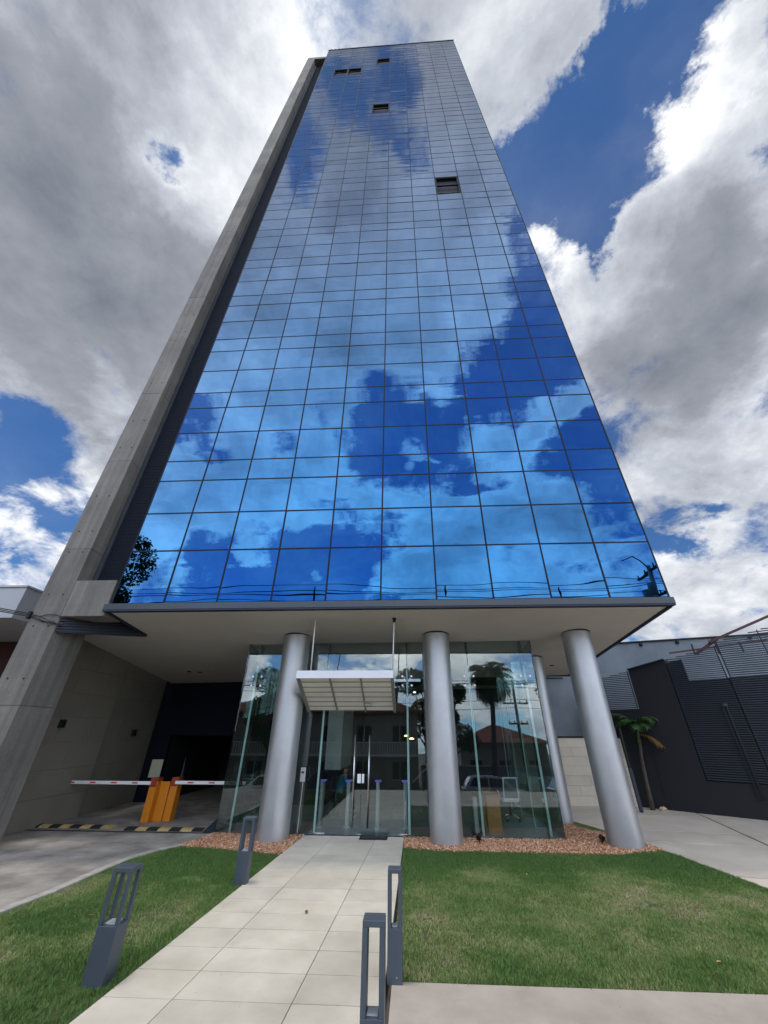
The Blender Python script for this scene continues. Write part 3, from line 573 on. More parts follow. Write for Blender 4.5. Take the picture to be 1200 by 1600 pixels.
# mullions: verticals, then transoms (set just behind the glass face)
vm = MB().box(-0.021, 0.021, -0.020, 0.06, 4.88, 67.2).mesh('mullion', 'mullion')
for c in range(1, 10):
    inst('mullion', vm, tower, (X0 + CW * c, 0, 0))
inst('mullion', vm, tower, (X0 + 0.012, 0.003, 0)); inst('mullion', vm, tower, (X0 + 13.7 - 0.012, 0.003, 0))
tmsh = MB().box(X0, X0 + 13.7, -0.017, 0.055, -0.0205, 0.0205).mesh('transom', 'mullion')
for z in zs[1:-1]:
    inst('transom', tmsh, tower, (0, 0, z))
# opened vents: dark recess with frame and sash behind
for (c, hz) in holes:
    xa = X0 + CW * c + 0.03; xb = xa + CW - 0.06
    wnd = MB()
    wnd.box(xa, xb, 0.0, 0.45, hz + 2.24, hz + 2.33).box(xa, xb, 0.0, 0.45, hz, hz + 0.05)
    wnd.box(xa, xa + 0.05, 0.0, 0.45, hz + .05, hz + 2.24).box(xb - 0.05, xb, 0.0, 0.45, hz + .05, hz + 2.24).box(xa + .05, xb - .05, 0.40, 0.45, hz + .05, hz + 2.24)
    w_ = wnd.build('open_window', 'charcoal', tower)
    MB().box(xa + .05, xb - .05, 0.16, 0.18, hz + .05, hz + 2.24).build('window_sash', 'core', w_)
    MB().box(xa + .05, xb - .05, 0.13, 0.16, hz + .55, hz + .60).build('window_rail', 'slat', w_)
# body behind
MB().box(X0 + 0.02, X0 + 13.68, 0.46, 14.5, 4.95, 67.0).build('tower_body', 'core', tower)
MB().box(X0 + 0.03, X0 + 13.67, 0.06, 0.455, 4.92, 9.4).build('floor_edge', 'core', tower)
MB().box(X0 + 13.6, X0 + 13.695, 0.065, 14.5, 4.95, 67.1).build('side_cladding', 'glass', tower)
MB().box(X0 - 0.04, X0 + 13.75, -0.05, 14.55, 67.18, 67.42).build('parapet_cap', 'fascia', tower)
# fascia beam
MB().box(-7.70, 6.19, -0.06, 0.10, 4.735, 4.895).build('fascia_beam', 'fascia', tower, bevel=0.01)
MB().box(-7.69, 6.18, -0.055, 0.09, 4.700, 4.733).build('drip_edge', 'louvre', tower)
MB().hexa([(6.09, .10, 4.69), (6.18, .10, 4.69), (6.18, 7.3, 4.06), (6.09, 7.3, 4.06), (6.09, .10, 4.895), (6.18, .10, 4.895), (6.18, 7.3, 4.895), (6.09, 7.3, 4.895)]).build('side_fascia', 'louvre', tower)
MB().hexa([(-7.69, .10, 4.69), (-7.60, .10, 4.69), (-7.57, 1.72, 4.49), (-7.66, 1.72, 4.49), (-7.69, .10, 4.895), (-7.60, .10, 4.895), (-7.57, 1.72, 4.895), (-7.66, 1.72, 4.895)]).build('side_fascia', 'louvre', tower)
MB().box(2.0, 6.09, 7.2, 7.3, 4.06, 4.9).build('rear_fascia', 'louvre', tower)
# sloping soffit
def sof(x, y): return 4.735 - y * (0.088 + 0.0035 * (6.15 - x) * 0.72)
sv = MB(); xs_ = np.linspace(-7.6, 6.09, 12); ysf = np.linspace(0.09, 7.25, 10)
for i in range(11):
    for j in range(9):
        a, c = xs_[i], xs_[i + 1]; d, e = ysf[j], ysf[j + 1]
        sv.quad((a, d, sof(a, d)), (c, d, sof(c, d)), (c, e, sof(c, e)), (a, e, sof(a, e)))
for i in range(1):
    for j in range(2, 9):
        a, c = -9.72, -7.6; d, e = ysf[j], ysf[j + 1]
        sv.quad((a, d, sof(a, d)), (c, d, sof(c, d)), (c, e, sof(c, e)), (a, e, sof(a, e)))
sv.build('soffit', 'soffit', tower)
for (x, y) in ((-8.2, 5.5), (-7.85, 5.62), (-2.9, 4.6), (-1.3, 4.6), (0.2, 4.6), (2.4, 4.2), (5.0, 5.6)):
    MB().tube([(x, y, sof(x, y) - 0.018), (x, y, sof(x, y) + 0.01)], 0.075, 16).build('downlight', 'louvre', tower)
# concrete fin in pours with recessed joints
z = 0.0; hts = [2.62, 2.0, 1.85] + [3.09] * 19
z0 = 0.0
for i, h_ in enumerate(hts):
    z1 = min(z0 + h_, 63.6)
    if z1 - z0 < 0.2: break
    MB().box(-9.55 - random.uniform(0, .006), -8.78 + random.uniform(0, .006), random.uniform(-.006, .0), 0.98, z0, z1 - 0.009).build('concrete_pour', 'concrete', tower, bevel=0.004)
    for zh in (z0 + .55, z0 + 1.75):
        for xh in (-9.36, -8.97):
            if zh < z1 - .1 and zh < 40: MB().tube([(xh, -.0085, zh), (xh, .006, zh)], .022, 8).build('tie_hole', 'core', tower)
    z0 = z1
MB().box(-9.54, -8.79, 0.02, 0.96, 0, 63.4).build('fin_core', 'concrete', tower)
MB().box(-9.55, -7.62, 0.0, 0.98, 63.62, 64.35).build('fin_cap', 'concrete', tower)
MB().box(-8.775, -7.66, -0.004, 0.62, 4.60, 5.54).build('concrete_block', 'concrete', tower, bevel=0.012)
# dark recess with fine horizontal louvres
MB().box(-8.775, -7.58, 0.50, 0.62, 5.545, 63.6).build('recess_wall', 'navy', tower)
MB().box(-7.62, -7.575, 0.03, 0.50, 5.545, 63.6).build('recess_side', 'navy', tower)
lm_ = MB()
for k in range(480):
    zz_ = 5.60 + 0.12 * k
    if zz_ > 63: break
    lm_.box(-8.60, -7.63, 0.4955, 0.4998, zz_, zz_ + 0.05)
stuff(lm_.build('recess_louvres', 'navy', tower))
MB().box(-8.765, -8.62, 0.44, 0.5, 5.55, 63.6).build('recess_post', 'fascia', tower)
# hanging louvre panel under the concrete block
sl = MB()
A0, B0 = Vector((-8.74, 0.02, 0)), Vector((-7.60, 1.66, 0))
for k in range(6):
    za, zb_ = 4.60 - 0.062 * k, 4.99 - 0.088 * k
    MB().beam(A0 + Vector((0, 0, za - 0.03)), B0 + Vector((0, 0, zb_ - 0.03)), 0.06, 0.034).build('louvre_slat', 'slat', tower)
MB().beam(A0 + Vector((0, 0.05, 4.25)), B0 + Vector((0, 0.05, 4.50)), 0.09, 0.07).build('louvre_frame', 'louvre', tower)
k_ = MB(); k_.hexa([A0 + Vector((.06, .08, 4.24)), B0 + Vector((.02, .0, 4.48)), B0 + Vector((.02, .04, 4.48)), A0 + Vector((.06, .12, 4.24)),
                    A0 + Vector((.06, .08, 4.60)), B0 + Vector((.02, .0, 5.0)), B0 + Vector((.02, .04, 5.0)), A0 + Vector((.06, .12, 4.60))])
k_.build('louvre_backing', 'louvre', tower)
# steel columns
for (x, y, rr) in ((-3.28, 2.07, .37), (0.70, 2.07, .37), (4.60, 2.05, .37), (4.02, 4.62, .36)):
    zt = sof(x, y - rr)
    cm = MB(); nseg = 64
    cm.tube([(x, y, -0.02), (x, y, zt - 0.03)], rr, nseg, cap=False)
    o = cm.build('steel_column', 'steel', tower, smooth=True)
    MB().tube([(x, y, zt - 0.035), (x, y, zt + 0.05)], rr + 0.012, nseg).build('column_collar', 'louvre', o)
# left entrance wall: beige panels with joints
def panel_wall(parent, name, p0, p1, z0, z1, rowsz, lens, m, thick=0.03, gap=0.006, stagger=True):
    p0 = Vector(p0); p1 = Vector(p1); L = (p1 - p0).length; d = (p1 - p0) / L; nrm = Vector((d.y, -d.x))
    z = z0; r = 0
    while z < z1 - 0.05:
        zt = min(z + rowsz, z1); s = -(lens / 2 if (r % 2 and stagger) else 0)
        while s < L - 0.02:
            a = max(s, 0); e = min(s + lens, L)
            if e - a > 0.03:
                q = random.uniform(0, 0.003)
                A = p0 + d * (a + gap / 2); B = p0 + d * (e - gap / 2); t = nrm * (thick + q)
                MB().hexa([(A.x, A.y, z + gap / 2), (B.x, B.y, z + gap / 2), (B.x + t.x, B.y + t.y, z + gap / 2), (A.x + t.x, A.y + t.y, z + gap / 2),
                           (A.x, A.y, zt - gap / 2), (B.x, B.y, zt - gap / 2), (B.x + t.x, B.y + t.y, zt - gap / 2), (A.x + t.x, A.y + t.y, zt - gap / 2)]).build(name, m, parent)
            s += lens
        z = zt; r += 1
gw = thing('garage_side_wall', 'beige panelled wall along the left of the covered driveway', 'wall')
MB().box(-10.3, -9.80, 1.0, 4.34, 0, 4.7).build('wall_core', 'grout', gw)
MB().box(-10.3, -9.98, 4.34, 7.2, 0, 4.7).build('wall_core', 'grout', gw)
panel_wall(gw, 'wall_panel', (-9.80, 4.34), (-9.80, 0.99), 0, 4.5, 0.62, 1.25, 'wallt', -0.04)
panel_wall(gw, 'wall_panel', (-9.98, 7.1), (-9.98, 4.35), 0, 4.2, 0.62, 1.25, 'wallt', -0.04)
MB().box(-9.979, -9.76, 4.341, 4.36, 0, 4.3).build('wall_return', 'wallt', gw)
# garage back wall with dark opening
bk = thing('garage_back_wall', 'dark navy wall with a low garage opening under the soffit', 'wall')
MB().box(-9.94, -4.9, 7.12, 7.3, 2.02, 4.4).build('lintel', 'navy', bk)
MB().box(-9.94, -9.2, 7.12, 7.3, 0.0, 2.02).build('pier', 'navy', bk)
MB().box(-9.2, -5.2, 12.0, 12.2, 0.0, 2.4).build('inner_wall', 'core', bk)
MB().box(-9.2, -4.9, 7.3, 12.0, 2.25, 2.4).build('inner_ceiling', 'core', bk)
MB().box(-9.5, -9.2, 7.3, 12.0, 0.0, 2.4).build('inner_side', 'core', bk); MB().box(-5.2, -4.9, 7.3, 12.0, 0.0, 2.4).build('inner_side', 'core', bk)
for yy, nm in ((2.46, 'nearest the street'), (5.95, 'further in, past the wall step')):
    xw = -9.76 if yy < 4 else -9.94
    zc = 2.31 if yy < 4 else 2.10
    t = thing('wall_lamp', 'small black cube lamp on the beige driveway wall, ' + nm, 'lamp', (xw, yy, zc), 0, 'black cube lamps on the driveway wall')
    MB().box(0, 0.11, -0.07, 0.07, -0.10, 0.10).build('lamp_body', 'black', t, bevel=0.006)
    MB().box(0.02, 0.09, -0.05, 0.05, -0.108, -0.101).build('lamp_lens', 'grey_plastic', t)

# ================================================================== GLASS LOBBY
GY = 2.60
lob = thing('glass_lobby', 'frameless glass entrance lobby behind the steel columns', 'lobby')
def zt_(x, y=GY): return sof(x, y) - 0.01
LEAN = 0.0175      # the front glass leans back very slightly
def front_pane(a, c, z0, z1a, z1b=None, t=.015):
    z1b = z1a if z1b is None else z1b; y0, ya, yb = GY + z0 * LEAN, GY + z1a * LEAN, GY + z1b * LEAN
    return MB().hexa([(a, y0, z0), (c, y0, z0), (c, y0 + t, z0), (a, y0 + t, z0), (a, ya, z1a), (c, yb, z1b), (c, yb + t, z1b), (a, ya + t, z1a)])
xsn = [-4.87, -2.46, -0.14, 1.62, 3.48]; ZM = 3.40
for a, c in zip(xsn[:-1], xsn[1:]):
    front_pane(a + .008, c - .008, ZM + .006, zt_(a), zt_(c)).build('glass_pane', 'lobby_glass', lob)
    if a != -2.46:
        front_pane(a + .008, c - .008, 0.03, ZM - .006).build('glass_pane', 'lobby_glass', lob)
front_pane(-2.452, -0.148, 2.56, ZM - .006).build('transom_pane', 'lobby_glass', lob)
for (a, c, nm) in ((-2.42, -1.345, 'left'), (-1.330, -0.18, 'right')):
    dr = front_pane(a, c, 0.03, 2.54, None, .014).build('glass_door', 'lobby_glass', lob)
    hx = -1.53 if nm == 'left' else -1.15
    h = MB().tube([(hx, GY - 0.07, 0.16), (hx, GY - 0.07, 2.07)], 0.019, 14)
    for zz_ in (0.45, 1.8): h.tube([(hx, GY - 0.07, zz_), (hx, GY + 0.0, zz_)], 0.010, 8)
    h.build('door_handle', 'stainless', dr, smooth=True)
    MB().box(a if nm == 'left' else c - 0.20, a + 0.24 if nm == 'left' else c, GY - 0.016, GY + 0.03, 0.005, 0.055).build('pivot_fitting', 'stainless', dr, bevel=0.004)
lk_ = MB().box(-1.44, -1.35, GY - 0.022, GY + 0.03, 1.03, 1.22).build('door_lock', 'white', lob, bevel=0.006)
MB().box(-1.325, -1.27, GY - 0.022, GY + 0.03, 1.03, 1.22).build('door_lock', 'white', lob, bevel=0.006)
MB().box(-1.40, -1.30, GY - 0.016, GY + 0.03, 0.005, 0.05).build('floor_lock', 'stainless', lob)
# glass fins
for x in (-4.55, -2.46, -0.14, 1.62, 3.20):
    MB().box(x - .012, x + .012, GY + .101, GY + .40, 0.02, sof(x, GY + .3) - .02).build('glass_fin', 'fin_glass', lob)
    MB().box(x - .028, x + .028, GY + .088, GY + .100, 0.03, ZM + 0.40).build('fin_edge', 'fin_edge', lob)
    MB().box(x - .030, x + .030, GY + .10, GY + .18, ZM + 0.42, zt_(x) - .01).build('fin_shoe', 'fascia', lob)
for y in (3.9, 5.2, 6.5):
    MB().box(3.135, 3.149, y - .03, y + .03, .03, 3.6).build('fin_edge', 'fin_edge', lob); MB().box(3.15, 3.45, y - .012, y + .012, 0.02, sof(3.3, y) - .02).build('glass_fin', 'fin_glass', lob)
    MB().box(-4.84, -4.55, y - .012, y + .012, 0.02, sof(-4.8, y) - .02).build('glass_fin', 'fin_glass', lob)
for x in xsn[:]:
    sp = MB()
    xx = min(max(x, -4.5), 3.2)
    for dx in (-0.13, 0.13):
        if (x == -4.87 and dx < 0) or (x == 3.48 and dx > 0): pass
        for dz in (-0.12, 0.12):
            sp.tube([(xx, GY + .12, ZM), (xx + dx, GY + .08, ZM + dz)], 0.011, 6)
            sp.tube([(xx + dx, GY + .044, ZM + dz), (xx + dx, GY + .09, ZM + dz)], 0.028, 12)
    sp.build('spider_fitting', 'stainless', lob, smooth=True)
# side walls
for xs2 in (3.48, -4.88):
    for ya, yb in ((GY + .02, 3.9), (3.91, 5.2), (5.21, 6.9)):
        MB().hexa([(xs2, ya, .03), (xs2 + .015, ya, .03), (xs2 + .015, yb, .03), (xs2, yb, .03),
                   (xs2, ya, sof(xs2, ya) - .01), (xs2 + .015, ya, sof(xs2, ya) - .01), (xs2 + .015, yb, sof(xs2, yb) - .01), (xs2, yb, sof(xs2, yb) - .01)]).build('glass_pane', 'lobby_glass', lob)
MB().box(-4.9, 3.52, GY - .02, GY + .035, 0.0, 0.028).build('base_channel', 'fascia', lob)
MB().box(3.47, 3.51, GY + .04, 6.9, 0.0, 0.028).build('base_channel', 'fascia', lob)
# floor tiles inside
fl = structure(MB().box(-4.86, 3.46, GY + .04, 11.0, -0.06, 0.006).build('lobby_floor', 'lobby_wall'))
ft = MB().box(0.004, 1.036, 0.004, 1.036, 0, 0.014).mesh('floor_tile', 'lobby_floor')
for i in range(8):
    for j in range(8): inst('floor_tile', ft, fl, (-4.86 + 1.04 * i, GY + .05 + 1.04 * j, 0.002))
# interior walls
MB().box(-4.86, 3.46, 11.0, 11.2, 0, 4.3).build('inner_wall', 'lobby_wall', lob)
for i in range(7):
    MB().box(-4.8 + 1.18 * i, -4.8 + 1.18 * i + 1.165, 10.96, 11.0, 0.02, 3.6).build('wall_panel', 'lobby_wall', lob)
MB().box(-4.86, -3.05, 6.9, 11.0, 0, 4.2).build('inner_core', 'core', lob)
MB().box(-3.04, -2.5, 6.3, 8.9, 1.05, 3.4).build('marble_pier', 'marble', lob)
MB().box(0.35, 3.46, 7.6, 7.8, 0, 4.2).build('inner_partition', 'core', lob)
MB().box(-4.86, 3.46, 7.3, 11.0, 3.65, 3.75).build('inner_ceiling', 'lobby_wall', lob)
for (x, y, z) in ((-2.75, 5.6, 0.0), (-1.35, 5.6, 0.0), (0.1, 5.6, 0.0)):
    MB().tube([(x, y + 3.2, 3.62), (x, y + 3.2, 3.646)], 0.05, 12).build('ceiling_spot', 'cool', lob)
for (x, z) in ((-0.25, 2.02), (-0.06, 1.93)):
    MB().tube([(x, 7.4, z), (x, 7.4, z + .05)], [0.10, 0.05], 14).build('pendant_shade', 'warm', lob)
# handrail of the stair inside
MB().tube([(-0.05, 6.2, 0.75), (0.9, 6.9, 1.45)], 0.018, 8).build('handrail', 'stainless', lob)

# turnstile posts with violet lit tops
for i, x in enumerate((-2.52, -1.79, -0.99, -0.25)):
    nm = ('first, just inside the left edge of the doors', 'second, behind the left door handle', 'third, behind the right door leaf', 'fourth, beside the right door edge')[i]
    t = thing('turnstile_post', 'turnstile post with violet lit top, ' + nm, 'turnstile', (x, 3.62, 0.016), 0, 'turnstile posts inside the glass doors')
    MB().box(-.045, .045, -.12, .12, 0, 0.96).build('post_body', 'grey_plastic', t, bevel=0.01)
    MB().box(-.085, .085, -.14, .14, 0.963, 0.985).build('light_top', 'violet', t)
    MB().box(-.06, .06, -.13, .13, 0.0, 0.03).build('base_plate', 'stainless', t)
t = thing('turnstile_post', 'short steel turnstile post beside the wooden desk', 'turnstile', (1.50, 2.95, 0.016))
MB().box(-.05, .05, -.10, .10, 0, 0.72).build('post_body', 'grey_plastic', t, bevel=0.008)
MB().box(-.12, .12, -.14, .14, 0, 0.03).build('base_plate', 'black', t)

# reception desk
t = thing('reception_desk', 'small light wood reception desk behind the glass beside a white office chair', 'desk', (1.98, 3.35, 0.016))
MB().box(-.17, .17, -.25, .0, 0, 0.72).build('front_panel', 'wood', t, bevel=0.004)
MB().box(-.18, .20, -.27, 1.2, 0.723, 0.755).build('desk_top', 'wood', t, bevel=0.004)
MB().box(-.17, .17, 1.10, 1.18, 0, 0.72).build('side_panel', 'wood', t)

# office chairs
def office_chair(loc, rz, label, group=None):
    t = thing('office_chair', label, 'chair', loc, rz, group)
    sb = MB().box(-.23, .23, -.22, .24, 0.43, 0.49).build('seat', 'chair_frame', t, bevel=0.02)
    f = MB()
    for sx in (-1, 1): f.beam((sx * .21, -.26, 0.50), (sx * .19, -.34, 1.00), 0.030, 0.03)
    f.beam((-.205, -.34, 1.005), (.205, -.34, 1.005), 0.03, 0.035); f.beam((-.225, -.26, 0.50), (.225, -.26, 0.50), 0.03, 0.05)
    bf = f.build('back_frame', 'chair_frame', t, bevel=0.006)
    MB().hexa([(-.195, -.275, .53), (.195, -.275, .53), (.195, -.265, .53), (-.195, -.265, .53), (-.178, -.345, .985), (.178, -.345, .985), (.178, -.335, .985), (-.178, -.335, .985)]).build('back_mesh', 'chair_mesh', t)
    for sx in (-1, 1):
        MB().tube([(sx * .22, -.02, .45), (sx * .29, -.03, .50), (sx * .30, -.06, .66), (sx * .30, .12, .68)], 0.014, 8).build('armrest', 'chair_frame', t, smooth=True)
    MB().tube([(0, 0, 0.09), (0, 0, 0.43)], [0.028, 0.022], 12).build('gas_stem', 'black', t)
    for k in range(5):
        a = 2 * math.pi * k / 5 + .3
        MB().tube([(0.02 * math.cos(a), 0.02 * math.sin(a), 0.13), (0.30 * math.cos(a), 0.30 * math.sin(a), 0.07)], [0.022, 0.013], 8).build('base_leg', 'stainless', t, smooth=True)
        MB().tube([(0.30 * math.cos(a) - .02 * math.sin(a), 0.30 * math.sin(a) + .02 * math.cos(a), 0.03), (0.30 * math.cos(a) + .02 * math.sin(a), 0.30 * math.sin(a) - .02 * math.cos(a), 0.03)], 0.028, 10).build('caster', 'black', t)
    return t
office_chair((2.72, 4.75, 0.016), R(4), 'white framed office chair with grey mesh back behind the lobby glass')

# seated guard in teal shirt
def person(loc, rz, label):
    t = thing('person', label, 'person', loc, rz)
    def skin_mesh(name, pts, edges, m, parent=t, sub=2):
        me = bpy.data.meshes.new(name); me.from_pydata([p[:3] for p in pts], edges, []); me.materials.append(M[m])
        o = bpy.data.objects.new(name, me); col.objects.link(o); o.parent = parent
        sk_ = o.modifiers.new('skin', 'SKIN'); me.skin_vertices.new() if not me.skin_vertices else None
        for i, p in enumerate(pts):
            r_ = p[3] if len(p) > 3 else .05
            me.skin_vertices[0].data[i].radius = r_ if isinstance(r_, tuple) else (r_, r_)
        me.skin_vertices[0].data[0].use_root = True
        sk_.use_smooth_shade = True
        s_ = o.modifiers.new('sub', 'SUBSURF'); s_.levels = sub; s_.render_levels = sub
        return o
    # seated, leaning forward with the forearms raised
    J = [(0, 0, .50, (.15, .11)), (0, .06, .68, (.14, .10)), (0, .13, .88, (.16, .10)), (0, .17, .98, (.10, .08)), (0, .19, 1.04, .05), (0, .215, 1.12, (.075, .085)), (0, .22, 1.19, (.07, .08)),
         (.17, .15, .93, .055), (.25, .20, .72, .045), (.12, .42, .74, .035), (.06, .47, .76, .028),
         (-.17, .15, .93, .055), (-.25, .20, .72, .045), (-.12, .42, .74, .035), (-.06, .47, .76, .028),
         (.10, .05, .47, .09), (.13, .42, .49, .070), (.13, .45, .09, .040), (.13, .55, .045, .030),
         (-.10, .05, .47, .09), (-.13, .42, .49, .070), (-.13, .45, .09, .040), (-.13, .55, .045, .030)]
    E_ = [(0, 1), (1, 2), (2, 3), (3, 4), (4, 5), (5, 6), (2, 7), (7, 8), (8, 9), (9, 10), (2, 11), (11, 12), (12, 13), (13, 14), (0, 15), (15, 16), (16, 17), (17, 18), (0, 19), (19, 20), (20, 21), (21, 22)]
    skin_mesh('body', J, E_, 'skin')
    sh = [(0, 0, .52, (.165, .125)), (0, .06, .68, (.155, .115)), (0, .13, .88, (.175, .115)), (0, .165, .965, (.11, .09)), (.18, .15, .92, .068), (.23, .18, .79, .062), (-.18, .15, .92, .068), (-.23, .18, .79, .062)]
    skin_mesh('shirt', sh, [(0, 1), (1, 2), (2, 3), (2, 4), (4, 5), (2, 6), (6, 7)], 'shirt')
    tr_ = [(0, 0, .47, (.165, .125)), (.10, .06, .47, .10), (.13, .42, .49, .082), (.13, .45, .12, .060), (-.10, .06, .47, .10), (-.13, .42, .49, .082), (-.13, .45, .12, .060)]
    skin_mesh('trousers', tr_, [(0, 1), (1, 2), (2, 3), (0, 4), (4, 5), (5, 6)], 'trousers')
    for sx in (-1, 1): skin_mesh('shoe', [(sx * .13, .44, .11, .062), (sx * .13, .47, .05, .055), (sx * .13, .60, .04, .045)], [(0, 1), (1, 2)], 'black')
    skin_mesh('hair', [(0, .19, 1.14, (.080, .085)), (0, .20, 1.20, (.083, .090))], [(0, 1)], 'hair')
    return t
person((-2.30, 5.0, 0.0), R(-60), 'seated person in a teal shirt leaning forward behind the left glass door')
t = thing('stool', 'dark low stool under the seated person in the teal shirt', 'stool', (-2.30, 5.0, 0.016))
MB().tube([(0, 0, .34), (0, 0, .39)], .19, 20).build('seat', 'black', t)
for k in range(4):
    a = math.pi / 4 + k * math.pi / 2; MB().tube([(.12 * math.cos(a), .12 * math.sin(a), .34), (.18 * math.cos(a), .18 * math.sin(a), 0)], .013, 6).build('leg', 'black', t)

# ================================================================== CANOPY
cp = thing('entrance_canopy', 'flat white canopy hung on two thin rods over the lobby doors', 'canopy')
cx0, cx1, cy0, cy1 = -2.86, -0.45, 0.93, 2.45
def cz(y): return 3.30 - (y - cy0) * 0.455      # underside falls towards the doors
zf0, zf1 = 3.27, 3.445
MB().box(cx0, cx1, cy0, cy0 + .03, zf0, zf1).build('front_fascia', 'white', cp, bevel=0.004)
for xa in (cx0, cx1 - .03):
    MB().hexa([(xa, cy0 + .03, zf0), (xa + .03, cy0 + .03, zf0), (xa + .03, cy1, cz(cy1) - .02), (xa, cy1, cz(cy1) - .02),
               (xa, cy0 + .03, zf0 + .16), (xa + .03, cy0 + .03, zf0 + .16), (xa + .03, cy1, cz(cy1) + .12), (xa, cy1, cz(cy1) + .12)]).build('side_fascia', 'canopy_rib', cp)
MB().hexa([(cx0 + .03, cy0 + .03, zf0 + .08), (cx1 - .03, cy0 + .03, zf0 + .08), (cx1 - .03, cy1, cz(cy1) + .06), (cx0 + .03, cy1, cz(cy1) + .06),
           (cx0 + .03, cy0 + .03, zf0 + .15), (cx1 - .03, cy0 + .03, zf0 + .15), (cx1 - .03, cy1, cz(cy1) + .12), (cx0 + .03, cy1, cz(cy1) + .12)]).build('deck', 'canopy_rib', cp)
nx_, ny_ = 3, 7
for i in range(nx_):
    for j in range(ny_):
        xa = cx0 + .05 + (cx1 - cx0 - .1) * i / nx_ + .025; xb = cx0 + .05 + (cx1 - cx0 - .1) * (i + 1) / nx_ - .025
        ya = cy0 + .04 + (cy1 - cy0 - .05) * j / ny_ + .012; yb = cy0 + .04 + (cy1 - cy0 - .05) * (j + 1) / ny_ - .012
        za, zb_ = cz(ya) + .03, cz(yb) + .03
        MB().hexa([(xa, ya, za), (xb, ya, za), (xb, yb, zb_), (xa, yb, zb_), (xa, ya, za + .02), (xb, ya, za + .02), (xb, yb, zb_ + .02), (xa, yb, zb_ + .02)]).build('ceiling_panel', 'canopy', cp)
for i in range(nx_ + 1):
    xa = cx0 + .05 + (cx1 - cx0 - .1) * i / nx_
    MB().beam((xa, cy0 + .035, cz(cy0) + .010), (xa, cy1, cz(cy1) + .010), 0.035, 0.04).build('rib', 'canopy_rib', cp)
for j in range(1, ny_):
    ya = cy0 + .04 + (cy1 - cy0 - .05) * j / ny_
    MB().beam((cx0 + .04, ya, cz(ya) + .022), (cx1 - .04, ya, cz(ya) + .022), 0.022, 0.02).build('cross_rib', 'canopy_rib', cp)
MB().box(-1.25, -1.08, 2.05, 2.20, cz(2.12) - .02, cz(2.12) + .02).build('canopy_light', 'grey_plastic', cp)
for (x, tx) in ((-2.52, -2.47), (-0.47, -0.42)):
    MB().tube([(x, cy0 + .06, zf1 - .03), (tx, 0.72, sof(tx, .72) + .01)], 0.016, 8).build('hanger_rod', 'bar_white', cp, smooth=True)
MB().tube([(-0.42, 0.72, sof(-.42, .72) - .10), (-0.42, 0.72, sof(-.42, .72) + .01)], [0.03, 0.055], 14).build('rod_rose', 'charcoal', cp)
MB().tube([(-2.47, 0.72, sof(-2.47, .72) - .02), (-2.47, 0.72, sof(-2.47, .72) + .01)], [0.02, 0.035], 14).build('rod_rose', 'soffit', cp)

# ================================================================== SMALL THINGS AROUND THE ENTRANCE
t = thing('door_mat', 'dark grey door mat lying before the right glass door', 'mat', (-0.98, 2.34, 0.022))
MB().box(-.32, .33, -.17, .17, 0, 0.012).build('mat_body', 'charcoal', t, bevel=0.004)
MB().box(-.27, .28, -.12, .12, 0.0125, 0.016).build('mat_pile', 'black', t)
t = thing('intercom_stand', 'slim steel stand with grey intercom handset left of the doors', 'intercom', (-2.80, 2.40, 0.0))
MB().tube([(0, 0, 0), (0.02, 0, 1.08)], 0.014, 10).build('stand_pole', 'stainless', t)
MB().box(-.065, .065, -.03, .03, 1.06, 1.36).build('handset', 'grey_plastic', t, bevel=0.02)
MB().box(-.035, .035, -.034, -.031, 1.24, 1.28).build('screen', 'black', t)
for (x, y, rz, nm) in ((-3.02, 1.78 + .55, 20, 'beside the left steel column on the gravel'), (1.42, 2.02, -30, 'on the gravel right of the middle steel column'), (4.12, 2.12, 30, 'on the gravel left of the right front steel column')):
    t = thing('spotlight', 'small black ground spotlight ' + nm, 'spotlight', (x, y, 0.03), R(rz), 'black ground spotlights')
    MB().tube([(0, 0, -.02), (0, 0, .07)], .012, 8).build('stake', 'black', t)
    MB().tube([(0, -.05, .09), (0, .03, .13)], [.055, .045], 14).build('lamp_head', 'black', t)
    MB().box(-.07, .07, -.012, .012, .045, .062).build('bracket', 'black', t)

# bollards: solid lower half, open four-post lantern above
def bollard(loc, rz, label, sx=.20, sy=.15, H_=.86, hs_=.40):
    t = thing('bollard_light', label, 'bollard', loc, rz, 'slate grey bollard lights along the path')
    MB().box(-sx / 2, sx / 2, -sy / 2, sy / 2, 0, hs_).build('base', 'bollard', t, bevel=0.004)
    c = .036
    for ax in (-1, 1):
        for ay in (-1, 1):
            xa = ax * (sx / 2 - c / 2); ya = ay * (sy / 2 - c / 2)
            MB().box(xa - c / 2, xa + c / 2, ya - c / 2, ya + c / 2, hs_ + .0005, H_ - .04).build('post', 'bollard', t, bevel=0.002)
    MB().box(-sx / 2, sx / 2, -sy / 2, sy / 2, H_ - .0395, H_).build('cap', 'bollard', t, bevel=0.004)
    MB().box(-sx / 2 + .05, sx / 2 - .05, -sy / 2 + .04, sy / 2 - .04, hs_ + .001, hs_ + .012).build('light_plate', 'grey_plastic', t)
    for bx in (-1, 1): MB().tube([(bx * (sx / 2 - .03), 0, hs_ + .001), (bx * (sx / 2 - .03), 0, hs_ + .008)], .005, 8).build('bolt', 'stainless', t)
    return t
bollard((-3.13, -3.62, 0), R(0), 'slate grey open bollard light in the left lawn, nearest the camera', .21, .19, .86, .42)
bollard((-2.84, -0.82, 0), R(0), 'slate grey open bollard light in the left lawn before the steel column', .20, .16, .86, .42)
